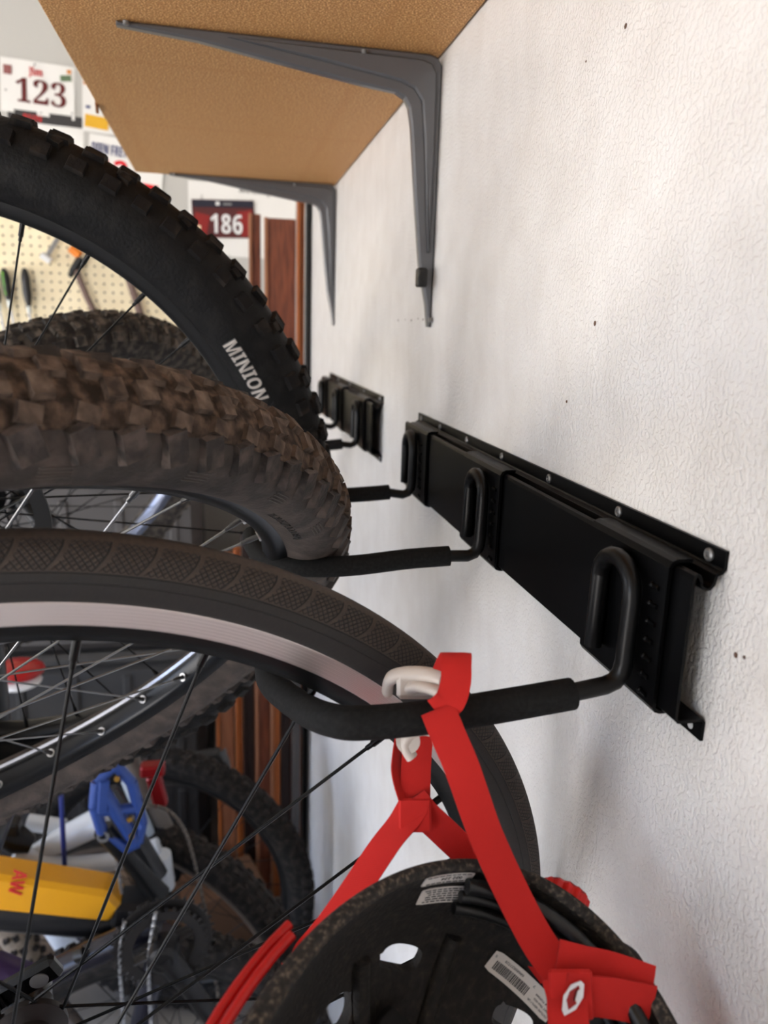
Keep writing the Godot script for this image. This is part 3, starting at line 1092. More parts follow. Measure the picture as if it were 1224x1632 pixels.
	# vent rib ridges in the liner
	for a in [[20.0, 24.0, 20.0, 70.0], [50.0, 24.0, 44.0, 70.0], [-22.0, 34.0, -26.0, 72.0]]:
		var path := []
		for i in 14:
			var q := i / 13.0
			path.append(helmet_at(deg_to_rad(lerpf(a[0], a[2], q)), deg_to_rad(lerpf(a[1], a[3], q)), rim_thick(deg_to_rad(a[0])) + 0.001))
		var lb := MB.new()
		lb.tube(path, 0.0045, 8)
		part("liner_rib", lb, foam, t, false)
	# retention cradle, dial and cables
	var blk := mat("black plastic", grey(0.035), 0.4)
	for g in 3:
		var path := []
		for i in 18:
			var th := deg_to_rad(lerpf(26.0, -52.0, i / 17.0))
			path.append(helmet_at(th, deg_to_rad(1.5 + g * 5.0), rim_thick(th) + 0.006 + 0.003 * sin(PI * i / 17.0)))
		var cb := MB.new()
		cb.tube(path, [0.0040, 0.0032, 0.0034][g], 8)
		part("cradle_band", cb, blk, t, false)
	var cbp := MB.new()
	var cr := []
	for i in 18:
		var th := deg_to_rad(lerpf(22.0, -50.0, i / 17.0))
		var r := PackedVector3Array()
		for j in 4:
			r.append(helmet_at(th, deg_to_rad(1.0 + j * 4.4), rim_thick(th) + 0.0045))
		cr.append(r)
	cbp.grid(cr, false, false, 1, 1, false)
	part("cradle_plate", cbp, blk, t, false)
	var db := MB.new()
	var dial_th := deg_to_rad(-4.0)
	var dp := helmet_at(dial_th, deg_to_rad(5.0), -0.0045)
	var teeth := PackedVector2Array()
	for i in 96:
		var a := TAU * i / 96.0
		var r := 0.0125 + 0.0009 * cos(a * 14.0)
		teeth.append(Vector2(r * cos(a), r * sin(a)))
	db.xf = Transform3D(Basis(Vector3.BACK, Vector3.UP, Vector3.LEFT) * Basis(Vector3.RIGHT, 0.25), dp)
	db.prism(teeth, -0.005, 0.004, 0.0015)
	part("fit_dial", db, mat("red plastic dial", Color(0.80, 0.06, 0.045), 0.45), t, false, "red ridged fit dial")
	var sb := MB.new()
	sb.turned(helmet_at(deg_to_rad(-16), deg_to_rad(9), rim_thick(0) + 0.008), Vector3.LEFT, [Vector2(0.0012, 0), Vector2(0.0030, 0), Vector2(0.0030, 0.0012), Vector2(0.0012, 0.0012)], 16)
	part("rivet", sb, mat("dull metal", grey(0.3), 0.4, 0.6), t, false)
	for path in [[V(0.062, -0.3115, 0.318), V(0.077, -0.300, 0.331), V(0.089, -0.296, 0.340), V(0.103, -0.293, 0.343), V(0.122, -0.287, 0.335), V(0.141, -0.284, 0.332)], [V(0.103, -0.294, 0.338), V(0.112, -0.283, 0.333), V(0.122, -0.276, 0.327), V(0.138, -0.275, 0.324)], [V(0.190, -0.300, 0.300), V(0.199, -0.303, 0.293), V(0.205, -0.313, 0.288)]]:
		var cb := MB.new()
		cb.tube(smooth_path(path, 6), 0.0016, 8)
		part("cable", cb, blk, t)
	# labels
	var paper := mat("label paper", Color(0.90, 0.87, 0.84), 0.7)
	var ink := mat("label ink", grey(0.04), 0.7)
	var lab := flat_grid(0.040, 0.0125, 0.0003)
	helmet_patch(lab, deg_to_rad(-6.5), deg_to_rad(28.0), 0.0085, PI - 0.06)
	var ls := part("label", lab, paper, t, false, "white barcode label inside the helmet")
	var bars := MB.new()
	var rng := RandomNumberGenerator.new()
	rng.seed = 5
	var x := -0.0045
	while x < 0.0165:
		var w := rng.randf_range(0.0002, 0.0006)
		bars.chamfer(Vector3(x + w / 2, 0.0013, 0.0004), Vector3(w / 2, 0.0026, 0.0001), 0)
		x += w + rng.randf_range(0.0002, 0.0005)
	helmet_patch(bars, deg_to_rad(-6.5), deg_to_rad(28.0), 0.0085, PI - 0.06)
	part("barcode", bars, ink, ls, false)
	for a in [["FIXTURE MIPS / UA", -0.0128, 0.0036, 0.00105], ["MAT TRM RED", -0.0135, 0.0012, 0.00105], ["DU # 7129944", -0.0132, -0.0012, 0.00105], ["68686637728", 0.0070, -0.0036, 0.0014], ["0", 0.0182, -0.0030, 0.0014], ["7", -0.0058, -0.0036, 0.0014]]:
		var tb := letters(a[0], a[3], 0.0002)
		for i in tb.v.size():
			tb.v[i] += Vector3(a[1], a[2], 0.0004)
		helmet_patch(tb, deg_to_rad(-6.5), deg_to_rad(28.0), 0.0085, PI - 0.06)
		part("lettering", tb, ink, ls, false)
	for a in [[31.0, 1.8, 0.028, 0.0085, 2, "022 224"], [24.5, 9.5, 0.046, 0.0125, 6, ""]]:
		var q := flat_grid(a[2], a[3], 0.0003)
		var lth := deg_to_rad(a[0])
		var ins := rim_thick(lth) + 0.0006
		helmet_patch(q, lth, deg_to_rad(a[1]), ins, PI)
		var lp := part("label", q, paper, t, false, "small printed white label")
		var lines := MB.new()      # print too fine to read: broken lines of ink
		for k in a[4]:
			var y: float = a[3] * (0.36 - 0.72 * k / maxf(1.0, a[4] - 1.0))
			var lx: float = -a[2] * 0.44
			while lx < a[2] * 0.40:
				var w := rng.randf_range(0.0012, 0.0034)
				lines.chamfer(Vector3(lx + w / 2, y, 0.0004), Vector3(w / 2, 0.00035, 0.0001), 0)
				lx += w + 0.0007
		helmet_patch(lines, lth, deg_to_rad(a[1]), ins, PI)
		part("fine_print", lines, mat("faded ink", grey(0.16), 0.7), lp, false)
		if a[5]:
			var tb := letters(a[5], 0.0024, 0.0002)
			for i in tb.v.size():
				tb.v[i] += Vector3(-0.002, 0.0, 0.0004)
			helmet_patch(tb, lth, deg_to_rad(a[1]), ins, PI)
			part("lettering", tb, ink, lp, false)
	# red webbing
	var weave := Image.create(64, 64, false, Image.FORMAT_RGB8)
	for yy in 64:
		for xx in 64:
			var h := 0.5 + 0.25 * sin(TAU * xx / 16.0) * sin(TAU * yy / 8.0) + 0.25 * sin(TAU * (xx + yy * 0.5) / 8.0)
			weave.set_pixel(xx, yy, grey(clampf(h, 0, 1)))
	var web := mat("red webbing", Color(0.75, 0.085, 0.050), 0.85, 0.0, {"heightmap_enabled": true, "heightmap_texture": ImageTexture.create_from_image(weave), "heightmap_scale": 0.02, "uv1_scale": Vector3(170, 170, 1)})
	var X := Vector3.RIGHT
	var cam := Vector3(0.9792, 0.0321, 0.2003)
	var straps := [
		[[V(0.100, -0.1795, 0.330), V(0.104, -0.190, 0.324), V(0.111, -0.207, 0.318), V(0.122, -0.238, 0.311), V(0.136, -0.269, 0.303), V(0.1475, -0.290, 0.291), V(0.156, -0.296, 0.273)], [cam, cam, cam * 0.9 + Vector3(0.05, 0.12, -0.3), cam + Vector3(0, 0.25, -0.3), cam + Vector3(0, 0.30, 0)], 0.0172],
		[[V(0.100, -0.1815, 0.331), V(0.106, -0.176, 0.330), V(0.1095, -0.168, 0.333), V(0.111, -0.1605, 0.338), V(0.1125, -0.1575, 0.343), V(0.1125, -0.160, 0.347), V(0.110, -0.170, 0.350)], [cam], 0.0150],
		[[V(0.101, -0.2125, 0.366), V(0.098, -0.229, 0.357), V(0.0955, -0.246, 0.346)], [cam], 0.0160],
		[[V(0.092, -0.2125, 0.370), V(0.089, -0.229, 0.362), V(0.0915, -0.242, 0.350)], [Vector3(0.6, 0, -0.8)], 0.0130],
		[[V(0.0965, -0.241, 0.3475), V(0.090, -0.250, 0.345), V(0.077, -0.263, 0.340), V(0.055, -0.288, 0.330), V(0.039, -0.306, 0.325), V(0.030, -0.316, 0.328)], [cam + Vector3(0, 0.5, 0), cam + Vector3(0, 0.6, 0), cam + Vector3(0, 0.6, 0), cam + Vector3(0.2, 0.6, 0)], 0.0160],
		[[V(0.094, -0.240, 0.348), V(0.101, -0.249, 0.346), V(0.114, -0.262, 0.343), V(0.134, -0.283, 0.337), V(0.150, -0.307, 0.322), V(0.163, -0.323, 0.307)], [cam + Vector3(0, 0.6, 0), cam + Vector3(0, 0.5, 0), cam + Vector3(0, 0.5, 0)], 0.0165],
		[[V(0.1490, -0.2935, 0.268), V(0.160, -0.2955, 0.2665), V(0.172, -0.2985, 0.2660), V(0.1935, -0.3065, 0.2660)], [Vector3(0.016, 0.972, -0.233)], 0.0185],
		[[V(0.1500, -0.2860, 0.280), V(0.162, -0.2885, 0.2765), V(0.176, -0.2920, 0.2740), V(0.1955, -0.2990, 0.2700)], [Vector3(0.016, 0.80, -0.5)], 0.0165],
		[[V(0.1488, -0.2883, 0.2725), V(0.1497, -0.2948, 0.2669), V(0.1479, -0.3004, 0.2604), V(0.1451, -0.3088, 0.2474)], [cam], 0.0185],
	]
	for s in straps:
		var p := smooth_path(s[0], 7)
		var ds: Array = rep(s[1][0], p.size()) if s[1].size() == 1 else blend_dirs(s[1], p.size())
		var b := MB.new()
		b.strap(p, ds, s[2], 0.0014)
		part("strap", b, web, t, true, "red woven strap")
	# stitched joints
	for j in [[V(0.095, -0.2475, 0.3438), Vector3(0.0085, 0.0085, 0.0011)], [V(0.1520, -0.2943, 0.2674), Vector3(0.0100, 0.0105, 0.0014)]]:
		var b := box(j[0], j[1], 0.001, Basis(Vector3(0.979, 0.032, 0.2), Vector3(-0.03, 0.9, -0.42).normalized(), Vector3(-0.2, 0.42, 0.885).normalized()).orthonormalized())
		part("strap_joint", b, web, t)
	var ob := MB.new()
	var tri := PackedVector2Array()
	for q in [[-0.0038, -0.0058], [0.0006, -0.0036], [0.0036, 0.0006], [0.0042, 0.0050], [0.0030, 0.0062], [-0.0008, 0.0048], [-0.0038, 0.0010], [-0.0046, -0.0040]]:
		tri.append(Vector2(q[0], q[1]) * 1.2)
	var logo_b := Basis(Vector3(0.979, 0.032, 0.2), Vector3(-0.03, 0.9, -0.42).normalized(), Vector3(-0.2, 0.42, 0.885).normalized()).orthonormalized()
	ob.xf = Transform3D(logo_b, V(0.1512, -0.2924, 0.2634))
	ob.prism(tri, 0.0, 0.0006)
	var em := part("emblem", ob, mat("white emblem", grey(0.85), 0.5), t)
	ob = MB.new()
	ob.xf = Transform3D(logo_b, V(0.1512, -0.2924, 0.2634))
	ob.xf.basis = logo_b.scaled(Vector3.ONE * 1.2)
	ob.prism(PackedVector2Array([Vector2(-0.0022, -0.0036), Vector2(0.0010, -0.0014), Vector2(0.0004, -0.0002), Vector2(-0.0010, -0.0010), Vector2(-0.0002, 0.0018), Vector2(0.0024, 0.0036), Vector2(0.0020, 0.0046), Vector2(-0.0014, 0.0026), Vector2(-0.0028, -0.0004)]), 0.0004, 0.0009)
	part("emblem_mark", ob, mat("emblem red", Color(0.55, 0.04, 0.03), 0.6), em)
	# white plastic buckle behind the hook's arm
	var white := mat("ivory plastic", Color(0.80, 0.76, 0.72), 0.4)
	var bk := MB.new()
	bk.tube(smooth_path([V(0.0845, -0.1915, 0.374), V(0.0850, -0.1820, 0.370), V(0.0905, -0.1765, 0.364), V(0.1000, -0.1735, 0.356), V(0.1075, -0.1735, 0.350)], 6), 0.0042, 10, true, 0.7)
	bk.tube(smooth_path([V(0.0925, -0.1850, 0.362), V(0.0960, -0.1800, 0.356), V(0.1030, -0.1785, 0.348), V(0.1080, -0.1800, 0.344)], 6), 0.0040, 10, true, 0.8)
	bk.chamfer(V(0.0965, -0.1815, 0.3600), Vector3(0.0100, 0.0070, 0.0022), 0.002, logo_b)
	part("buckle", bk, white, t, true, "white plastic buckle")
	bk = MB.new()
	bk.tube(smooth_path([V(0.0924, -0.2144, 0.3450), V(0.0891, -0.2082, 0.3473), V(0.0914, -0.2026, 0.3474), V(0.0979, -0.1997, 0.3462), V(0.1037, -0.2014, 0.3450), V(0.1063, -0.2087, 0.3446)], 6), 0.0038, 10, true, 0.8)
	bk.turned(V(0.0905, -0.2060, 0.3480), Vector3(-0.2, 0.3, 1), [Vector2(0.0015, 0), Vector2(0.0062, 0), Vector2(0.0062, 0.003), Vector2(0.0015, 0.003)], 20)
	part("buckle", bk, white, t, true, "white plastic buckle")


# ---------------------------------------------------------------- far wall
const BACK := 2.60

func paper(called: String, c: Vector2, w: float, h: float, m: Material, label: String, category: String, lean := 0.0, lift := 0.003) -> MeshInstance3D:
	var b := MB.new()
	var at := V(c.x, c.y, BACK - lift)
	b.xf = Transform3D(Basis(Vector3.BACK, lean), at)
	var rows := []
	for i in 9:
		var r := PackedVector3Array()
		for j in 5:
			r.append(Vector3((i / 8.0 - 0.5) * w, (j / 4.0 - 0.5) * h, 0.0012 * sin(i * 1.7 + j)))
		rows.append(r)
	b.grid(rows, false, false, 1, 1, false)
	var rows2 := []
	for r: PackedVector3Array in rows:
		var q := PackedVector3Array()
		for k in range(r.size() - 1, -1, -1):
			q.append(r[k] - Vector3(0, 0, 0.0008))
		rows2.append(q)
	b.grid(rows2, false, false, 1, 1, false)
	return single(called, b, m, label, category, at)


func print_on(o: Node3D, s: String, x: float, y: float, h: float, m: Material, weight := 700, font := "Droid Sans", called := "lettering", lean := 0.0, squeeze := 1.0) -> void:
	var b := letters(s, h, 0.0012, font, weight)
	var t := Transform3D(Basis(Vector3.BACK, lean) * Basis.from_scale(Vector3(squeeze, 1, 1)), Vector3(x, y, 0.0016))
	for i in b.v.size():
		b.v[i] = t * b.v[i]
	part(called, b, m, o, false)


func patch_on(o: Node3D, called: String, x: float, y: float, w: float, h: float, m: Material, lean := 0.0, z := 0.0014) -> void:
	part(called, box(Vector3(x, y, z), Vector3(w / 2, h / 2, 0.0006), 0.0, Basis(Vector3.BACK, lean)), m, o, false)


func build_far_wall() -> void:
	var cream := tri_mat("pegboard cream", noise_tex("peg", 0.02, [[0.0, Color(0.90, 0.84, 0.70)], [1.0, Color(0.94, 0.89, 0.76)]], 256, 3), Vector3.ONE * 2.0, 0.7)
	var t := thing("pegboard", "cream pegboard with rows of holes on the far wall", "pegboard", V(-0.55, -0.05, BACK - 0.004))
	part("panel", box(V(-0.56, -0.05, BACK - 0.004), Vector3(0.50, 0.345, 0.003), 0.001), cream, t)
	var holes := MB.new()
	for i in 38:
		for j in 26:
			var p := V(-1.04 + i * 0.0254, -0.375 + j * 0.0254, BACK - 0.0072)
			holes.turned(p, Vector3.BACK, [Vector2(0, -0.0002), Vector2(0.0036, -0.0002), Vector2(0.0036, 0.0003), Vector2(0, 0.0003)], 8)
	part("peg_hole", holes, mat("hole dark", Color(0.40, 0.34, 0.25), 0.9), t, true, "", "stuff")
	var white := mat("bib paper", Color(0.90, 0.895, 0.88), 0.7)
	var lean := -0.055
	var b := paper("race_bib", Vector2(-0.510, 0.642), 0.200, 0.142, white, "white race bib reading 123 in dark red, pinned high on the far wall", "race bib", lean)
	var dr := mat("dark red ink", Color(0.36, 0.06, 0.045), 0.7)
	print_on(b, "123", 0.008, -0.010, 0.064, dr, 700, "Droid Serif", "number", lean, 0.95)
	print_on(b, "Jim", -0.002, 0.044, 0.020, mat("red ink", Color(0.75, 0.09, 0.09), 0.7), 700, "Droid Serif", "lettering", lean, 0.8)
	patch_on(b, "emblem", -0.078, 0.044, 0.022, 0.024, mat("maroon ink", Color(0.55, 0.33, 0.32), 0.7), lean)
	patch_on(b, "emblem", 0.078, 0.034, 0.030, 0.016, mat("green ink", Color(0.38, 0.46, 0.34), 0.7), lean + 0.15)
	patch_on(b, "emblem", 0.088, 0.052, 0.011, 0.010, mat("orange ink", Color(0.80, 0.50, 0.15), 0.7), lean)
	for q in [Vector2(-0.004, 0.063), Vector2(0.090, -0.058), Vector2(-0.086, -0.010)]:
		var pin := MB.new()
		pin.turned(Vector3(q.x, q.y, 0.002), Vector3.BACK, [Vector2(0, 0), Vector2(0.0022, 0), Vector2(0.0022, 0.002), Vector2(0, 0.002)], 10)
		part("pin", pin, mat("dull metal", grey(0.3), 0.4, 0.6), b, false)
	b = paper("race_bib", Vector2(-0.495, 0.510), 0.205, 0.142, white, "race bib with a dark grey strip and red lettering, directly under the 123 bib", "race bib", -0.04, 0.0015)
	patch_on(b, "header_strip", 0.0, 0.055, 0.203, 0.030, mat("charcoal ink", Color(0.20, 0.19, 0.19), 0.7), -0.04)
	print_on(b, "RUN", -0.035, 0.053, 0.018, mat("red ink", Color(0.75, 0.09, 0.09), 0.7), 700, "Droid Sans", "lettering", -0.04)
	b = paper("race_bib", Vector2(-0.295, 0.618), 0.190, 0.165, white, "white race bib half hidden by the shelf edge, dark numeral and yellow strip", "race bib", -0.05)
	print_on(b, "0", -0.030, 0.012, 0.060, mat("black ink", grey(0.05), 0.7), 700, "Droid Sans", "number", -0.05)
	patch_on(b, "yellow_strip", -0.058, -0.052, 0.066, 0.034, mat("yellow ink", Color(0.86, 0.66, 0.14), 0.7), -0.12)
	patch_on(b, "emblem", -0.082, 0.052, 0.014, 0.010, mat("orange ink", Color(0.80, 0.50, 0.15), 0.7), -0.05)
	patch_on(b, "emblem", -0.080, -0.012, 0.012, 0.007, mat("blue ink", Color(0.12, 0.16, 0.42), 0.7), -0.05)
	b = paper("race_bib", Vector2(-0.275, 0.450), 0.215, 0.150, white, "white race bib with blue lettering above big red numerals, beside the black tire", "race bib", -0.10, 0.0045)
	print_on(b, "DIEN FREY", -0.046, 0.042, 0.028, mat("blue ink", Color(0.12, 0.16, 0.42), 0.7), 700, "Droid Sans", "lettering", -0.10, 0.52)
	print_on(b, "12", -0.040, -0.016, 0.062, mat("bright red ink", Color(0.83, 0.06, 0.13), 0.7), 800, "Droid Sans", "number", -0.10, 0.95)
	patch_on(b, "red_corner", 0.045, -0.058, 0.090, 0.028, mat("bright red ink", Color(0.83, 0.06, 0.13), 0.7), -0.10)
	b = paper("paper_sheet", Vector2(0.068, 0.315), 0.33, 0.215, white, "large white paper sheet with small grey print along its top, behind the 186 bib", "paper sheet", -0.01, 0.001)
	print_on(b, "2012 Running Festival", 0.065, 0.088, 0.014, mat("grey ink", grey(0.30), 0.7), 400, "Droid Sans", "lettering", -0.05, 0.8)
	b = paper("race_bib", Vector2(0.010, 0.318), 0.190, 0.112, mat("maroon bib", Color(0.30, 0.055, 0.055), 0.6), "dark red race bib reading 186 in white, low on the far wall", "race bib", 0.04, 0.004)
	print_on(b, "186", 0.008, -0.016, 0.056, mat("white ink", grey(0.88), 0.7), 700, "Droid Sans", "number", 0.0, 0.8)
	patch_on(b, "header_strip", 0.0, 0.044, 0.186, 0.020, mat("night blue ink", Color(0.09, 0.09, 0.16), 0.7), 0.04)
	patch_on(b, "red_flash", 0.070, -0.010, 0.045, 0.075, mat("flash red ink", Color(0.52, 0.07, 0.05), 0.7), 0.2, 0.0011)
	patch_on(b, "red_flash", -0.070, -0.020, 0.045, 0.065, mat("flash red ink", Color(0.52, 0.07, 0.05), 0.7), -0.2, 0.0011)
	patch_on(b, "emblem", -0.018, 0.044, 0.012, 0.010, mat("white ink", grey(0.88), 0.7), 0.04, 0.0022)
	patch_on(b, "emblem", 0.012, 0.044, 0.026, 0.006, mat("pale ink", grey(0.5), 0.7), 0.04, 0.0022)
	# tools hung on the pegboard
	var blk := mat("black plastic", grey(0.035), 0.4)
	var clear := mat("clear acetate", Color(0.78, 0.80, 0.78), 0.2)
	for a in [[[V(-0.633, 0.140, 2.57), V(-0.626, 0.049, 2.57), V(-0.606, -0.100, 2.57)], true, "black screwdriver with a green stripe on the pegboard, second from the left"], [[V(-0.668, 0.125, 2.57), V(-0.655, 0.040, 2.57), V(-0.64, -0.10, 2.57)], false, "black screwdriver at the left edge of the pegboard"], [[V(-0.576, 0.142, 2.57), V(-0.571, 0.033, 2.57), V(-0.566, -0.10, 2.57)], false, "plain black screwdriver right of the green striped one"]]:
		var p: Array = a[0]
		var o := thing("screwdriver", a[2], "screwdriver", p[1])
		var h := MB.new()
		var hp := []
		for i in 9:
			hp.append(p[0].lerp(p[1], i / 8.0))
		h.tube(hp, [0.006, 0.0105, 0.0125, 0.0125, 0.0120, 0.0125, 0.0120, 0.0095, 0.0070], 14)
		part("handle", h, blk, o)
		if a[1]:
			h = MB.new()
			h.tube([p[0].lerp(p[1], 0.12) + Vector3(-0.003, 0, 0.0095), p[0].lerp(p[1], 0.85) + Vector3(-0.003, 0, 0.0085)], 0.0034, 8, true, 0.7)
			part("grip_stripe", h, mat("lime grip", Color(0.42, 0.72, 0.10), 0.5), o, true, "lime green stripe")
		h = MB.new()
		h.tube([p[1], p[1].lerp(p[2], 0.15)], 0.0068, 12)
		part("collar", h, clear, o)
		h = MB.new()
		h.tube([p[1].lerp(p[2], 0.15), p[2]], 0.0036, 10)
		part("blade", h, mat("tool steel", grey(0.62), 0.3, 0.8), o)
	var t2 := thing("hammer", "hammer with a dark head, orange poll and wooden handle hung on the pegboard", "hammer", V(-0.42, 0.15, 2.57))
	var hb := MB.new()
	hb.tube([V(-0.449, 0.122, 2.57), V(-0.440, 0.140, 2.57), V(-0.425, 0.160, 2.57), V(-0.412, 0.180, 2.57)], [0.005, 0.011, 0.013, 0.014], 12)
	part("head", hb, mat("tool iron", grey(0.15), 0.4, 0.7), t2)
	hb = MB.new()
	hb.tube([V(-0.416, 0.186, 2.57), V(-0.442, 0.207, 2.57)], 0.013, 12)
	part("poll", hb, mat("orange paint", Color(0.85, 0.47, 0.06), 0.5), t2, true, "orange end of the head")
	hb = MB.new()
	hb.tube([V(-0.432, 0.148, 2.57), V(-0.405, 0.07, 2.57), V(-0.340, -0.08, 2.57)], 0.0095, 12)
	part("handle", hb, mat("greyed wood", Color(0.42, 0.34, 0.31), 0.7), t2)
	var mallet := thing("mallet", "mallet with a long greyed wooden handle at the right of the pegboard", "mallet", V(-0.25, 0.06, 2.57))
	hb = MB.new()
	hb.tube([V(-0.292, 0.17, 2.57), V(-0.262, 0.07, 2.57), V(-0.215, -0.10, 2.57)], 0.0115, 12)
	part("handle", hb, mat("greyed wood", Color(0.42, 0.34, 0.31), 0.7), mallet)
	hb = MB.new()
	hb.tube([V(-0.335, 0.175, 2.57), V(-0.255, 0.20, 2.57)], 0.024, 16)
	part("head", hb, mat("tool iron", grey(0.15), 0.4, 0.7), mallet)
	var fork := thing("hand_fork", "small hand tool with a white tip and thin metal tines on the pegboard", "hand tool", V(-0.49, 0.20, 2.57))
	hb = MB.new()
	hb.tube([V(-0.525, 0.183, 2.57), V(-0.500, 0.166, 2.57)], 0.0105, 12)
	part("tip", hb, mat("white plastic", grey(0.85), 0.4), fork, true, "white plastic tip")
	for i in 3:
		hb = MB.new()
		var s := Vector3(0.010, 0.007, 0) * (i - 1)
		hb.tube([V(-0.512, 0.177, 2.57) + s, V(-0.468, 0.245, 2.57) + s], 0.0022, 8)
		part("tine", hb, mat("tool steel", grey(0.62), 0.3, 0.8), fork)


func build_boards() -> void:
	var face_t := noise_tex("red wood", 0.02, [[0.0, Color(0.33, 0.155, 0.09)], [0.5, Color(0.44, 0.225, 0.135)], [1.0, Color(0.53, 0.29, 0.18)]], 512, 4, FastNoiseLite.TYPE_SIMPLEX_SMOOTH, 51)
	var dark_t := noise_tex("dark wood", 0.02, [[0.0, Color(0.11, 0.06, 0.045)], [1.0, Color(0.20, 0.11, 0.075)]], 512, 4, FastNoiseLite.TYPE_SIMPLEX_SMOOTH, 52)
	var edge_t := noise_tex("orange wood", 0.02, [[0.0, Color(0.55, 0.28, 0.10)], [1.0, Color(0.68, 0.38, 0.16)]], 512, 4, FastNoiseLite.TYPE_SIMPLEX_SMOOTH, 53)
	var redw := tri_mat("red brown boards", face_t, Vector3(9, 0.9, 9), 0.45)
	var darkw := tri_mat("dark boards", dark_t, Vector3(9, 0.9, 9), 0.5)
	var edge := tri_mat("orange wood edges", edge_t, Vector3(9, 0.9, 9), 0.5)
	var pale := tri_mat("tan board edges", noise_tex("tan wood", 0.02, [[0.0, Color(0.50, 0.31, 0.20)], [1.0, Color(0.62, 0.41, 0.28)]], 256, 3), Vector3(9, 0.9, 9), 0.55)
	var gap := mat("dark trim", Color(0.035, 0.030, 0.028), 0.6)
	var steel := mat("grey steel strip", Color(0.42, 0.40, 0.39), 0.4, 0.6)
	# x from, x to, top, distance, tilt of the face, material, edge material, label
	for a in [
		[0.074, 0.106, 0.290, 2.20, redw, pale, "brown board at the left of the tall boards, beside the 186 bib"],
		[0.113, 0.196, 0.276, 2.15, redw, pale, "widest red brown board leaning in the corner, slanted top"],
		[0.198, 0.219, 0.330, 2.14, edge, edge, "narrow orange board standing tallest against the white wall"],
		[0.221, 0.236, 0.335, 2.13, gap, gap, "thin black strip standing between the boards and the white wall"],
		[-0.034, 0.016, -0.62, 2.08, pale, edge, "short tan board at the left of the lower boards"],
		[0.020, 0.040, -0.60, 2.06, edge, edge, "short narrow orange board among the lower boards"],
		[0.042, 0.074, -0.56, 2.07, darkw, darkw, "short dark board between the orange one and the red brown one"],
		[0.077, 0.117, -0.50, 2.05, redw, pale, "short red brown board in the middle of the lower boards"],
		[0.119, 0.146, -0.52, 2.04, edge, pale, "short orange brown board right of the middle of the lower boards"],
		[0.149, 0.178, -0.46, 2.06, darkw, darkw, "short blackish board beside the grey steel strip"],
		[0.181, 0.206, -0.40, 2.05, steel, steel, "grey steel strip standing among the boards near the white wall"],
	]:
		var x0: float = a[0]
		var x1: float = a[1]
		var top: float = a[2]
		var f: float = a[3]
		var t := thing("leaning_board", a[6], "board", V((x0 + x1) / 2, -1.70, f))
		var hgt := (top + 1.70) / 2
		var b := MB.new()
		var tilt := Basis(Vector3.RIGHT, -0.02)
		b.chamfer(V((x0 + x1) / 2 + 0.002, top - hgt, f + 0.012), Vector3((x1 - x0) / 2 - 0.002, hgt, 0.009), 0.0015, tilt)
		part("plank", b, a[4], t)
		b = MB.new()
		b.chamfer(V(x0 + 0.004, top - hgt, f + 0.004), Vector3(0.004, hgt, 0.013), 0.0012, tilt)
		part("edge", b, a[5], t)


# ---------------------------------------------------------------- bikes on the floor
func rear_wheel(bike: Node3D, called: String, c: Vector3, a: Vector3, o: Dictionary) -> void:
	var w := Node3D.new()
	w.name = called
	bike.add_child(w, true)
	w.transform = Transform3D(wheel_basis(a), c - bike.position)
	wheel_parts(w, o)


func chain(bike: Node3D, path: Array, m: Material) -> void:
	var b := MB.new()
	var p := smooth_path(path, 14)
	var dist := 0.0
	var next := 0.0
	for i in p.size() - 1:
		var seg: float = p[i].distance_to(p[i + 1])
		while next < dist + seg:
			var q: Vector3 = p[i].lerp(p[i + 1], (next - dist) / seg)
			var d: Vector3 = (p[i + 1] - p[i]).normalized()
			b.tube([q - d * 0.0052, q, q + d * 0.0052], [0.0036, 0.0026, 0.0036], 7)
			next += 0.0127
		dist += seg
	part("chain", b, m, bike, true, "", "stuff")


func chainring(bike: Node3D, c: Vector3, axis: Vector3, r: float, m: Material) -> void:
	var b := MB.new()
	var poly := PackedVector2Array()
	var n := 34
	for i in n * 4:
		var a := TAU * i / (n * 4)
		poly.append(Vector2(cos(a), sin(a)) * (r + (0.0032 if i % 4 < 2 else -0.0032)))
	var hole := PackedVector2Array()
	for i in 48:
		hole.append(Vector2(cos(TAU * i / 48), sin(TAU * i / 48)) * r * 0.78)
	var z := axis.normalized()
	var x := z.cross(Vector3.UP).normalized()
	b.xf = Transform3D(Basis(x, z.cross(x), z), c)
	b.turned(Vector3.ZERO, Vector3.BACK, [Vector2(r * 0.76, -0.0014), Vector2(r, -0.0014), Vector2(r, 0.0014), Vector2(r * 0.76, 0.0014)], 68)
	for i in n:
		var a := TAU * i / n
		b.chamfer(Vector3(cos(a), sin(a), 0) * (r + 0.002), Vector3(0.0035, 0.0024, 0.0012), 0.0008, Basis(Vector3.BACK, a))
	for i in 4:
		var a := TAU * i / 4.0 + 0.4
		b.tube([Vector3(cos(a), sin(a), 0) * 0.018, Vector3(cos(a), sin(a), 0) * r * 0.8], [0.011, 0.006], 8, true, 0.35)
	part("chainring", b, m, bike)


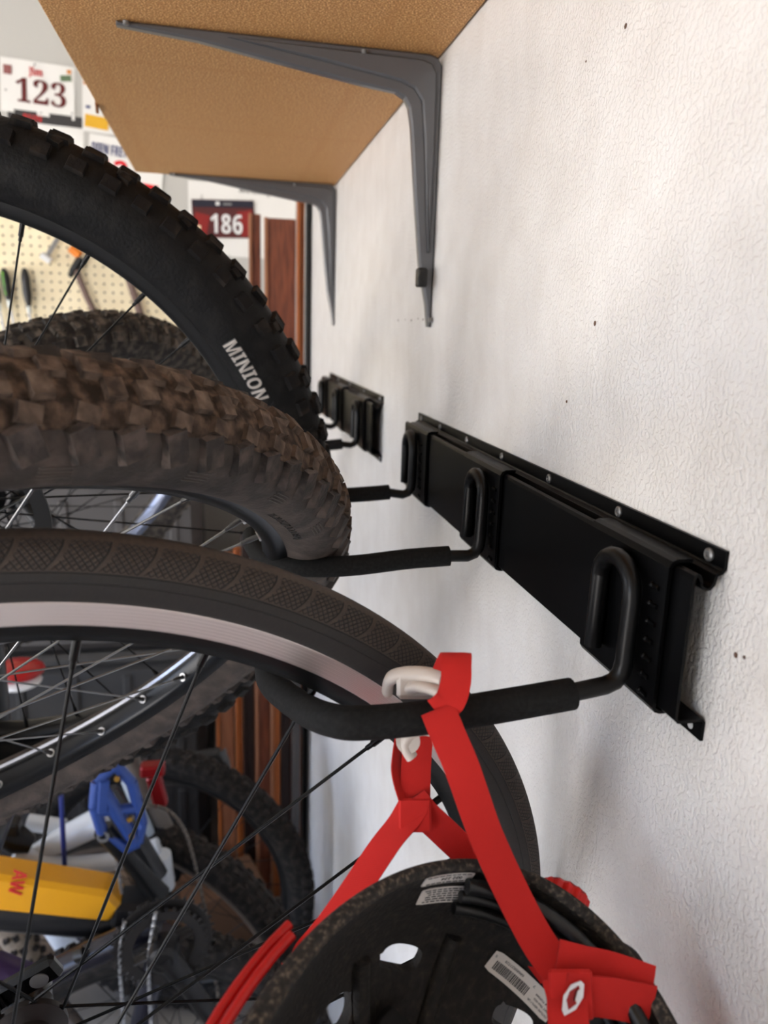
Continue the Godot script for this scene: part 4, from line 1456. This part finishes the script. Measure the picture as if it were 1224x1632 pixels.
func build_bikes() -> void:
	var black := mat("black alloy", grey(0.045), 0.4, 0.4)
	var whitef := mat("white frame paint", Color(0.80, 0.82, 0.84), 0.25, 0.0, {"clearcoat_enabled": true, "clearcoat": 0.6})
	var steel := mat("bright spoke steel", grey(0.55), 0.3, 1.0)
	var bsp := mat("black spoke steel", grey(0.09), 0.35, 0.8)
	var rub := rubber("garage dust rubber", Color(0.11, 0.105, 0.10), Color(0.21, 0.19, 0.175), 0.4, 0.8, 7.0, 0.8, 61)
	var knob := rubber("garage dust knobs", Color(0.13, 0.12, 0.115), Color(0.24, 0.215, 0.195), 0.4, 0.8, 8.0, 0.8, 62)
	var tan_side := tri_mat("tan tire side", noise_tex("tan side", 0.02, [[0.0, Color(0.46, 0.41, 0.35)], [1.0, Color(0.58, 0.52, 0.45)]], 256, 3), Vector3.ONE * 8.0, 0.8)
	var chain_m := mat("dusty chain", Color(0.36, 0.33, 0.30), 0.45, 0.5)
	var base := {"Rc": 0.335, "hr": 0.031, "hw": 0.031, "ri": 0.290, "rw": 0.0135, "spokes": 28, "phase": 0.1, "cross": 50.0, "nipples": false, "tire_mat": rub, "tread_mat": knob, "rows": knob_rows_trail(), "rim_mat": mat("matt black rim", grey(0.05), 0.4, 0.2), "hub_mat": black, "spoke_mat": bsp, "seg": 90, "flange": 0.028}
	# white bike, rear wheel deepest against the wall
	var t := thing("bicycle", "white framed bicycle on the floor with blue flat pedals, farthest back among the clutter", "bicycle", V(-0.3, -1.70, 1.62))
	rear_wheel(t, "rear_wheel", V(-0.157, -1.334, 1.69), Vector3(0.30, 0.03, 0.95), base)
	var b := MB.new()
	b.tube([V(-0.3738, -0.9895, 1.3608), V(-0.3024, -0.9534, 1.3608), V(-0.2251, -0.9156, 1.3608)], [0.016, 0.024, 0.028], 14)
	b.tube(smooth_path([V(-0.3881, -0.9601, 1.3440), V(-0.3528, -0.9845, 1.3440), V(-0.3024, -1.0013, 1.3440), V(-0.2033, -1.0013, 1.3440), V(-0.1344, -0.9786, 1.3440)], 5), 0.0165, 12)
	b.tube([V(-0.3780, -0.9366, 1.3944), V(-0.3108, -0.9492, 1.3860)], 0.016, 12)
	b.tube([V(-0.3570, -1.0668, 1.3440), V(-0.2873, -1.2138, 1.3440)], [0.026, 0.030], 14)
	b.tube([V(-0.1327, -0.9870, 1.3272), V(-0.1277, -1.0584, 1.3272)], 0.022, 12)
	part("frame", b, whitef, t, true, "white painted frame tubes")
	b = MB.new()
	b.tube([V(-0.3318, -1.0601, 1.3373), V(-0.2646, -1.2138, 1.3373)], 0.010, 10)
	part("frame_stripe", b, mat("navy paint", Color(0.07, 0.09, 0.24), 0.35), t, true, "navy stripe")
	b = MB.new()
	b.tube([V(-0.1999, -0.7770, 1.3944), V(-0.1638, -0.8820, 1.3944), V(-0.1176, -0.9996, 1.3944)], 0.017, 12)
	part("seat_stay", b, mat("dusty tan alloy", Color(0.36, 0.33, 0.30), 0.5, 0.2), t)
	b = MB.new()
	b.tube([V(-0.1915, -0.8526, 1.3776), V(-0.1554, -0.9744, 1.3776)], 0.012, 10)
	part("frame_stripe", b, mat("pale silver paint", Color(0.62, 0.66, 0.70), 0.35), t)
	b = MB.new()
	b.chamfer(V(-0.1411, -0.8190, 1.3524), Vector3(0.022, 0.012, 0.014), 0.004)
	b.chamfer(V(-0.1344, -0.8635, 1.3524), Vector3(0.013, 0.034, 0.012), 0.004, Basis(Vector3.BACK, 0.2))
	part("brake_caliper", b, mat("red anodised", Color(0.50, 0.02, 0.04), 0.35, 0.3), t, true, "red brake parts")
	b = MB.new()
	b.tube([V(-0.4074, -0.9114, 1.3314), V(-0.3822, -0.9282, 1.3314), V(-0.3570, -0.9408, 1.3314)], [0.020, 0.026, 0.016], 12)
	b.chamfer(V(-0.3889, -0.9055, 1.3297), Vector3(0.016, 0.020, 0.016), 0.004)
	part("shock_mount", b, black, t)
	b = MB.new()
	b.tube([V(-0.2940, -0.8274, 1.3020), V(-0.2957, -0.8904, 1.3020), V(-0.2990, -0.9786, 1.3104)], 0.0045, 8)
	part("hose", b, mat("blue hose", Color(0.10, 0.16, 0.42), 0.4), t)
	# yellow and black bike with the blue pedal
	t = thing("bicycle", "bicycle with a bright yellow tube guard above a black frame, blue pedal on its crank", "bicycle", V(-0.3, -1.70, 1.45))
	b = MB.new()
	b.xf = Transform3D(Basis(), Vector3(0, CY, -1.242))
	b.prism(PackedVector2Array([Vector2(-0.5134, -0.8761), Vector2(-0.4968, -0.9522), Vector2(-0.4215, -0.9737), Vector2(-0.2169, -1.0292), Vector2(-0.2070, -1.0267), Vector2(-0.1896, -1.0035), Vector2(-0.1896, -0.9969), Vector2(-0.2070, -0.9704), Vector2(-0.2169, -0.9654), Vector2(-0.4057, -0.9041)]), -0.03, 0.03, 0.008)
	part("tube_guard", b, mat("yellow guard", Color(0.86, 0.60, 0.055), 0.4), t, true, "bright yellow guard with red letters")
	b = letters("AW", 0.022, 0.001, "Droid Sans", 800)
	for i in b.v.size():
		b.v[i] = Basis(Vector3.BACK, -1.85) * b.v[i] + V(-0.352, -0.925, 1.2100)
	part("lettering", b, mat("red ink", Color(0.75, 0.09, 0.09), 0.7), t)
	b = MB.new()
	b.tube([V(-0.5134, -0.9646, 1.2503), V(-0.3726, -1.0060, 1.2503), V(-0.2318, -1.0449, 1.2503), V(-0.1408, -1.0532, 1.2503)], [0.038, 0.038, 0.036, 0.034], 14)
	b.chamfer(V(-0.1615, -1.0292, 1.2420), Vector3(0.048, 0.030, 0.032), 0.010, Basis(Vector3.BACK, -0.12))
	b.tube([V(-0.2153, -0.8197, 1.2917), V(-0.1325, -0.9936, 1.2751)], 0.020, 10)
	part("frame", b, mat("black frame paint", Color(0.045, 0.045, 0.055), 0.35), t)
	b = MB.new()
	b.turned(V(-0.1325, -1.0251, 1.2047), Vector3.BACK, [Vector2(0, 0), Vector2(0.008, 0), Vector2(0.008, 0.006), Vector2(0, 0.006)], 16)
	part("bolt", b, mat("zinc screw", grey(0.5), 0.4, 0.7), t)
	b = MB.new()
	b.tube([V(-0.2086, -0.8264, 1.1923), V(-0.1697, -0.8984, 1.2006), V(-0.1226, -0.9812, 1.2089)], [0.017, 0.014, 0.019], 12)
	part("crank_arm", b, black, t)
	b = MB.new()
	b.turned(V(-0.2062, -0.8313, 1.1799), Vector3.BACK, [Vector2(0.004, 0), Vector2(0.010, 0), Vector2(0.010, 0.003), Vector2(0.004, 0.003)], 16)
	part("pedal_axle", b, mat("zinc screw", grey(0.5), 0.4, 0.7), t)
	b = MB.new()
	b.xf = Transform3D(Basis(Vector3.UP, 0.25), V(-0.1788, -0.7866, 1.1923))
	var pedal := PackedVector2Array([Vector2(-0.034, 0.055), Vector2(-0.004, 0.078), Vector2(0.020, 0.040), Vector2(0.034, -0.040), Vector2(0.026, -0.075), Vector2(0.004, -0.082), Vector2(-0.030, -0.040), Vector2(-0.040, 0.010)])
	for ring in [[pedal, 0.0]]:
		var n := pedal.size()
		for i in n:
			var p := pedal[i]
			var q := pedal[(i + 1) % n]
			b.tube([Vector3(p.x, p.y, 0), Vector3(q.x, q.y, 0)], 0.0095, 8)
	b.tube([Vector3(-0.03, 0.045, 0), Vector3(0.02, -0.07, 0)], 0.012, 8)
	b.tube([Vector3(-0.036, 0.0, 0), Vector3(0.028, -0.01, 0)], 0.009, 8)
	b.chamfer(Vector3(-0.026, 0.03, 0.006), Vector3(0.009, 0.030, 0.006), 0.003, Basis(Vector3.BACK, -0.1))
	var pd := part("pedal", b, mat("blue anodised", Color(0.15, 0.26, 0.52), 0.4, 0.2), t, true, "blue flat pedal")
	b = MB.new()
	for q in [Vector3(-0.004, 0.06, 0.011), Vector3(0.012, -0.02, 0.011), Vector3(0.014, -0.052, 0.011)]:
		b.turned(q + Vector3.ZERO, Vector3.BACK, [Vector2(0, 0), Vector2(0.0045, 0), Vector2(0.0045, 0.004), Vector2(0, 0.004)], 10)
	for i in b.v.size():
		b.v[i] = Transform3D(Basis(Vector3.UP, 0.25), V(-0.1788, -0.7866, 1.1923)) * b.v[i]
	part("pedal_pin", b, mat("brassy pins", Color(0.62, 0.46, 0.16), 0.4, 0.5), pd)
	b = MB.new()
	b.tube(smooth_path([V(-0.2169, -0.7220, 1.2089), V(-0.2202, -0.7700, 1.2089), V(-0.2111, -0.8073, 1.2089)], 4), 0.006, 8)
	part("cable_guide", b, mat("yellow guard", Color(0.86, 0.60, 0.055), 0.4), t)
	rear_wheel(t, "rear_wheel", V(-0.165, -1.330, 1.42), Vector3(0.45, 0.04, 0.89), base.merged({"phase": 0.25, "rim_mat": mat("dusty tan rim", Color(0.30, 0.26, 0.23), 0.5, 0.2)}, true))
	chain(t, [V(-0.1681, -0.8653, 1.2751), V(-0.1366, -0.8462, 1.2751), V(-0.0994, -0.8694, 1.2751), V(-0.0729, -0.9274, 1.2668), V(-0.0455, -1.0681, 1.2420), V(-0.0298, -1.1840, 1.2089), V(-0.0140, -1.3000, 1.1758)], chain_m)
	chain(t, [V(-0.1971, -0.9067, 1.2337), V(-0.1938, -0.9439, 1.2337), V(-0.1904, -0.9853, 1.2337)], mat("bright chain", grey(0.62), 0.3, 0.7))
	# dark violet bike with the chainrings, nearest of the three
	t = thing("bicycle", "dark violet bicycle with dusty chainrings and crank, nearest of the bikes on the floor", "bicycle", V(-0.3, -1.70, 1.25))
	b = MB.new()
	b.tube([V(-0.3206, -1.0388, 1.1115), V(-0.2308, -1.0003, 1.1115), V(-0.1111, -0.9533, 1.1115)], 0.021, 14)
	b.tube([V(-0.1069, -0.9533, 1.0944), V(-0.1710, -1.2141, 1.0773)], 0.018, 12)
	part("frame", b, mat("violet black paint", Color(0.075, 0.072, 0.12), 0.28, 0.2), t)
	for q in [[V(-0.3206, -1.0388, 1.0944), V(-0.3010, -1.0303, 1.0944)], [V(-0.2437, -0.9832, 1.0944), V(-0.2308, -0.9781, 1.0944)]]:
		b = MB.new()
		b.tube(q, 0.0105, 8)
		part("cable_clip", b, mat("black plastic", grey(0.035), 0.4), t)
	var ringm := mat("dusty ring steel", Color(0.17, 0.16, 0.155), 0.45, 0.6)
	chainring(t, V(-0.1043, -0.9508, 1.0559), Vector3(0.12, 0.05, 1), 0.062, ringm)
	chainring(t, V(-0.1060, -0.9533, 1.0687), Vector3(0.12, 0.05, 1), 0.075, ringm)
	b = MB.new()
	b.tube([V(-0.1035, -0.9473, 1.0388), V(-0.0684, -1.0132, 1.0388), V(-0.0239, -1.0944, 1.0388)], [0.021, 0.015, 0.016], 12)
	b.turned(V(-0.1035, -0.9490, 1.0388), Vector3.BACK, [Vector2(0, -0.02), Vector2(0.024, -0.02), Vector2(0.024, 0.014), Vector2(0.016, 0.018), Vector2(0, 0.018)], 24)
	part("crank_arm", b, mat("worn black alloy", Color(0.09, 0.085, 0.085), 0.4, 0.5), t)
	chain(t, [V(-0.1625, -0.9063, 1.0602), V(-0.1710, -0.9576, 1.0602), V(-0.1719, -1.0345, 1.0602), V(-0.1693, -1.1457, 1.0602)], mat("bright chain", grey(0.62), 0.3, 0.7))
	chain(t, [V(-0.1154, -0.8892, 1.0534), V(-0.1265, -0.9576, 1.0474), V(-0.1283, -1.0602, 1.0474), V(-0.1257, -1.1628, 1.0474)], mat("bright chain", grey(0.62), 0.3, 0.7))
	rear_wheel(t, "rear_wheel", V(-0.14, -1.367, 1.20), Vector3(0.10, 0.05, 1), base.merged({"phase": 0.4, "Rc": 0.302, "ri": 0.257, "rows": knob_rows_mud()}, true))
	b = MB.new()
	b.tube([V(-0.3420, -0.7652, 0.8550), V(-0.2821, -0.7738, 0.8550), V(-0.2240, -0.8080, 0.8550)], [0.020, 0.022, 0.018], 12)
	part("fender", b, mat("purple plastic", Color(0.16, 0.07, 0.24), 0.4), t, true, "purple fender")
	# the tire with tall knobs at the left
	t = hung_bike("bicycle with beige tire of tall spaced knobs, at the left edge near the floor", V(-0.70, -1.349, 1.75), Vector3(0.62, 0.28, 0.73))
	wheel_parts(t, base.merged({"phase": 0.4, "tire_mat": tan_side, "rows": [[20.0, 60, 0.0, 0.012, 0.014, 0.009, 0.0, 0.7], [-20.0, 60, 0.5, 0.012, 0.014, 0.009, 0.0, 0.7], [48.0, 60, 0.2, 0.012, 0.013, 0.009, 0.0, 0.7], [-48.0, 60, 0.7, 0.012, 0.013, 0.009, 0.0, 0.7]]}, true))
	# handlebar end with its brake lever
	t = thing("handlebar", "black handlebar grip with a grey brake lever in front of the lower boards", "handlebar", V(-0.09, -1.043, 1.75))
	b = MB.new()
	b.tube([V(-0.20, -1.055, 1.74), V(-0.10, -1.040, 1.74), V(-0.02, -1.030, 1.74)], [0.017, 0.019, 0.019], 14)
	part("grip", b, mat("black rubber grip", grey(0.16), 0.6), t)
	b = MB.new()
	b.tube(smooth_path([V(-0.025, -1.020, 1.73), V(-0.012, -1.04, 1.72), V(0.000, -1.09, 1.72), V(0.020, -1.162, 1.72)], 5), [0.022, 0.020, 0.018, 0.016, 0.015, 0.014, 0.013, 0.012, 0.011, 0.010, 0.010, 0.009, 0.009, 0.009, 0.008, 0.008], 10)
	part("brake_lever", b, mat("grey alloy", grey(0.30), 0.4, 0.4), t, true, "grey brake lever")
	# small odds and ends on the floor
	var bin_y := -1.70
	for q in [[0.40, "dark grey plastic storage bin on the floor behind the bikes", Color(0.15, 0.145, 0.145)], [0.38, "charcoal plastic storage bin in the middle of the stack behind the bikes", Color(0.20, 0.195, 0.19)], [0.55, "brown grey storage bin on top of the stack behind the bikes", Color(0.27, 0.255, 0.245)]]:
		var hh: float = q[0]
		t = thing("storage_bin", q[1], "storage bin", V(-0.50, bin_y, 2.35))
		b = MB.new()
		b.chamfer(V(-0.50, bin_y + hh * 0.46, 2.35), Vector3(0.435, hh * 0.46, 0.20), 0.03)
		for i in 6:
			b.chamfer(V(-0.86 + i * 0.144, bin_y + hh * 0.45, 2.148), Vector3(0.012, hh * 0.36, 0.006), 0.004)
		part("tub", b, mat(q[1], q[2], 0.5), t)
		b = MB.new()
		b.chamfer(V(-0.50, bin_y + hh * 0.95, 2.35), Vector3(0.455, hh * 0.05, 0.215), 0.012)
		part("lid", b, mat(q[1], q[2], 0.5), t)
		bin_y += hh
	b = box(V(-0.47, -1.61, 1.98), Vector3(0.20, 0.09, 0.09), 0.006)
	single("cardboard_box", b, mat("tan cardboard", Color(0.50, 0.42, 0.34), 0.8), "tan cardboard box on the floor behind the white bicycle frame", "box", V(-0.47, -1.70, 1.98))
	b = box(V(-0.07, -1.61, 1.90), Vector3(0.15, 0.09, 0.07), 0.004, Basis(Vector3.UP, 0.3))
	single("cardboard_box", b, mat("brown cardboard", Color(0.40, 0.28, 0.19), 0.8), "low brown cardboard box on the floor under the chainrings", "box", V(-0.07, -1.70, 1.90))
	# red and white shell at the left, behind the spokes of the road wheel
	t = thing("bicycle_saddle", "red and white saddle behind the road wheel's spokes at the left edge", "saddle", V(-0.42, -0.72, 1.6))
	b = MB.new()
	b.ball(V(-0.43, -0.715, 1.6), Vector3(0.055, 0.020, 0.05), 10)
	part("cover", b, mat("red vinyl", Color(0.62, 0.03, 0.03), 0.3), t)
	b = MB.new()
	b.ball(V(-0.425, -0.735, 1.59), Vector3(0.045, 0.014, 0.045), 10)
	part("shell", b, mat("white plastic", grey(0.85), 0.4), t)


# ---------------------------------------------------------------- room
func build_room() -> void:
	var plaster := noise_tex("plaster relief", 0.045, [[0.0, Color.BLACK], [0.36, Color.BLACK], [0.56, grey(0.85)], [1.0, Color.WHITE]], 1024, 3, FastNoiseLite.TYPE_SIMPLEX_SMOOTH, 17)
	var tone := noise_tex("wall paint", 0.006, [[0.0, Color(0.83, 0.82, 0.805)], [1.0, Color(0.87, 0.865, 0.855)]], 512, 3, FastNoiseLite.TYPE_SIMPLEX_SMOOTH, 18)
	var wallm := tri_mat("white textured plaster", tone, Vector3(5.5, 4.2, 5.5), 0.42, 0.0, plaster, 0.038, true)
	var plain := mat("white paint", Color(0.84, 0.83, 0.81), 0.7)
	var conc := tri_mat("garage concrete", noise_tex("concrete", 0.01, [[0.0, Color(0.46, 0.44, 0.42)], [1.0, Color(0.60, 0.58, 0.55)]], 512, 5), Vector3.ONE * 0.8, 0.7, 0.0, null, 0.0, true)
	# f from -2.2 (behind the camera) to 2.6
	setting("wall_right", box(V(W + 0.06, -0.42, 0.65), Vector3(0.06, 1.39, 2.07)), wallm)
	setting("wall_back", box(V(-1.9, -0.42, BACK + 0.06), Vector3(2.26, 1.39, 0.06)), mat("grey white paint", Color(0.735, 0.73, 0.71), 0.7))
	# the wall behind the camera with the open garage door
	setting("wall_front", box(V(-1.9, 0.72, -1.36), Vector3(2.26, 0.26, 0.06)), plain)
	setting("trim_3", box(V(-0.62, -0.65, -1.36), Vector3(0.98, 1.11, 0.06)), plain)
	setting("trim_4", box(V(-3.95, -0.65, -1.36), Vector3(0.23, 1.11, 0.06)), plain)
	setting("floor", box(V(-1.9, -1.75, 0.65), Vector3(2.26, 0.05, 2.07)), conc)
	setting("ceiling", box(V(-1.9, 0.98, 0.65), Vector3(2.26, 0.05, 2.07)), plain)
	# the left wall with the open garage door
	setting("wall_left", box(V(-4.12, 0.70, 0.65), Vector3(0.06, 0.28, 2.07)), plain)
	setting("trim_1", box(V(-4.12, -0.66, 2.55), Vector3(0.06, 1.09, 0.15)), plain)
	setting("trim_2", box(V(-4.12, -0.66, -0.6), Vector3(0.06, 1.09, 0.82)), plain)
	# small flaws in the paint
	var wall := get_node("wall_right") as Node3D
	for q in [[0.2117, 0.4395, 1.0], [0.1792, 0.4720, 1.3], [0.1752, 0.5230, 0.6], [0.0080, 0.4760, 1.4], [-0.0455, 0.5080, 0.9], [-0.1455, 0.2990, 1.2], [-0.1440, 0.2930, 0.8], [0.1600, 0.3720, 0.6], [0.1790, 0.9600, 1.2], [0.0125, 1.062, 1.3], [0.0130, 1.018, 0.8], [0.0120, 0.985, 1.4], [0.0140, 0.950, 0.9], [0.0128, 0.925, 1.2]]:
		var b := MB.new()
		b.turned(V(W - 0.0002, q[0], q[1]), Vector3.LEFT, [Vector2(0, 0), Vector2(0.0013 * q[2], 0), Vector2(0.0008 * q[2], 0.0004), Vector2(0, 0.0004)], 7)
		part("paint_nick", b, mat("scuff", Color(0.36, 0.27, 0.22), 0.9), wall)


func _ready() -> void:
	# camera
	var cam := Camera3D.new()
	cam.name = "camera"
	add_child(cam)
	cam.transform = Transform3D(Basis(Vector3(0.97921642, 0.03205779, 0.20026855), Vector3(0.0157925, 0.97237954, -0.23287041), Vector3(-0.20220235, 0.23119327, 0.95166374)).orthonormalized(), Vector3(0, CY, 0))
	cam.near = 0.02
	cam.far = 200.0
	var at := CameraAttributesPhysical.new()
	at.frustum_focal_length = 18.03
	at.exposure_aperture = 5.2
	at.frustum_focus_distance = 0.52
	cam.attributes = at
	cam.fov = 67.3
	cam.current = true
	# sky
	var we := WorldEnvironment.new()
	we.name = "world"
	var env := Environment.new()
	env.background_mode = Environment.BG_SKY
	var sm := ProceduralSkyMaterial.new()
	sm.sky_top_color = Color(0.55, 0.68, 0.90)
	sm.sky_horizon_color = Color(0.86, 0.90, 0.96)
	sm.ground_horizon_color = Color(0.80, 0.785, 0.77)
	sm.ground_bottom_color = Color(0.74, 0.72, 0.70)
	sm.sky_energy_multiplier = 1.0
	sm.ground_energy_multiplier = 1.3
	var sky := Sky.new()
	sky.sky_material = sm
	env.sky = sky
	env.background_energy_multiplier = 1.3
	env.tonemap_mode = Environment.TONE_MAPPER_LINEAR
	env.tonemap_exposure = 8.1
	env.sdfgi_enabled = true
	env.ssao_enabled = true
	env.ssil_enabled = true
	we.environment = env
	add_child(we)
	build_room()
	build_shelf()
	build_wheels()
	build_rack()
	build_helmet()
	build_bikes()
	build_boards()
	build_far_wall()
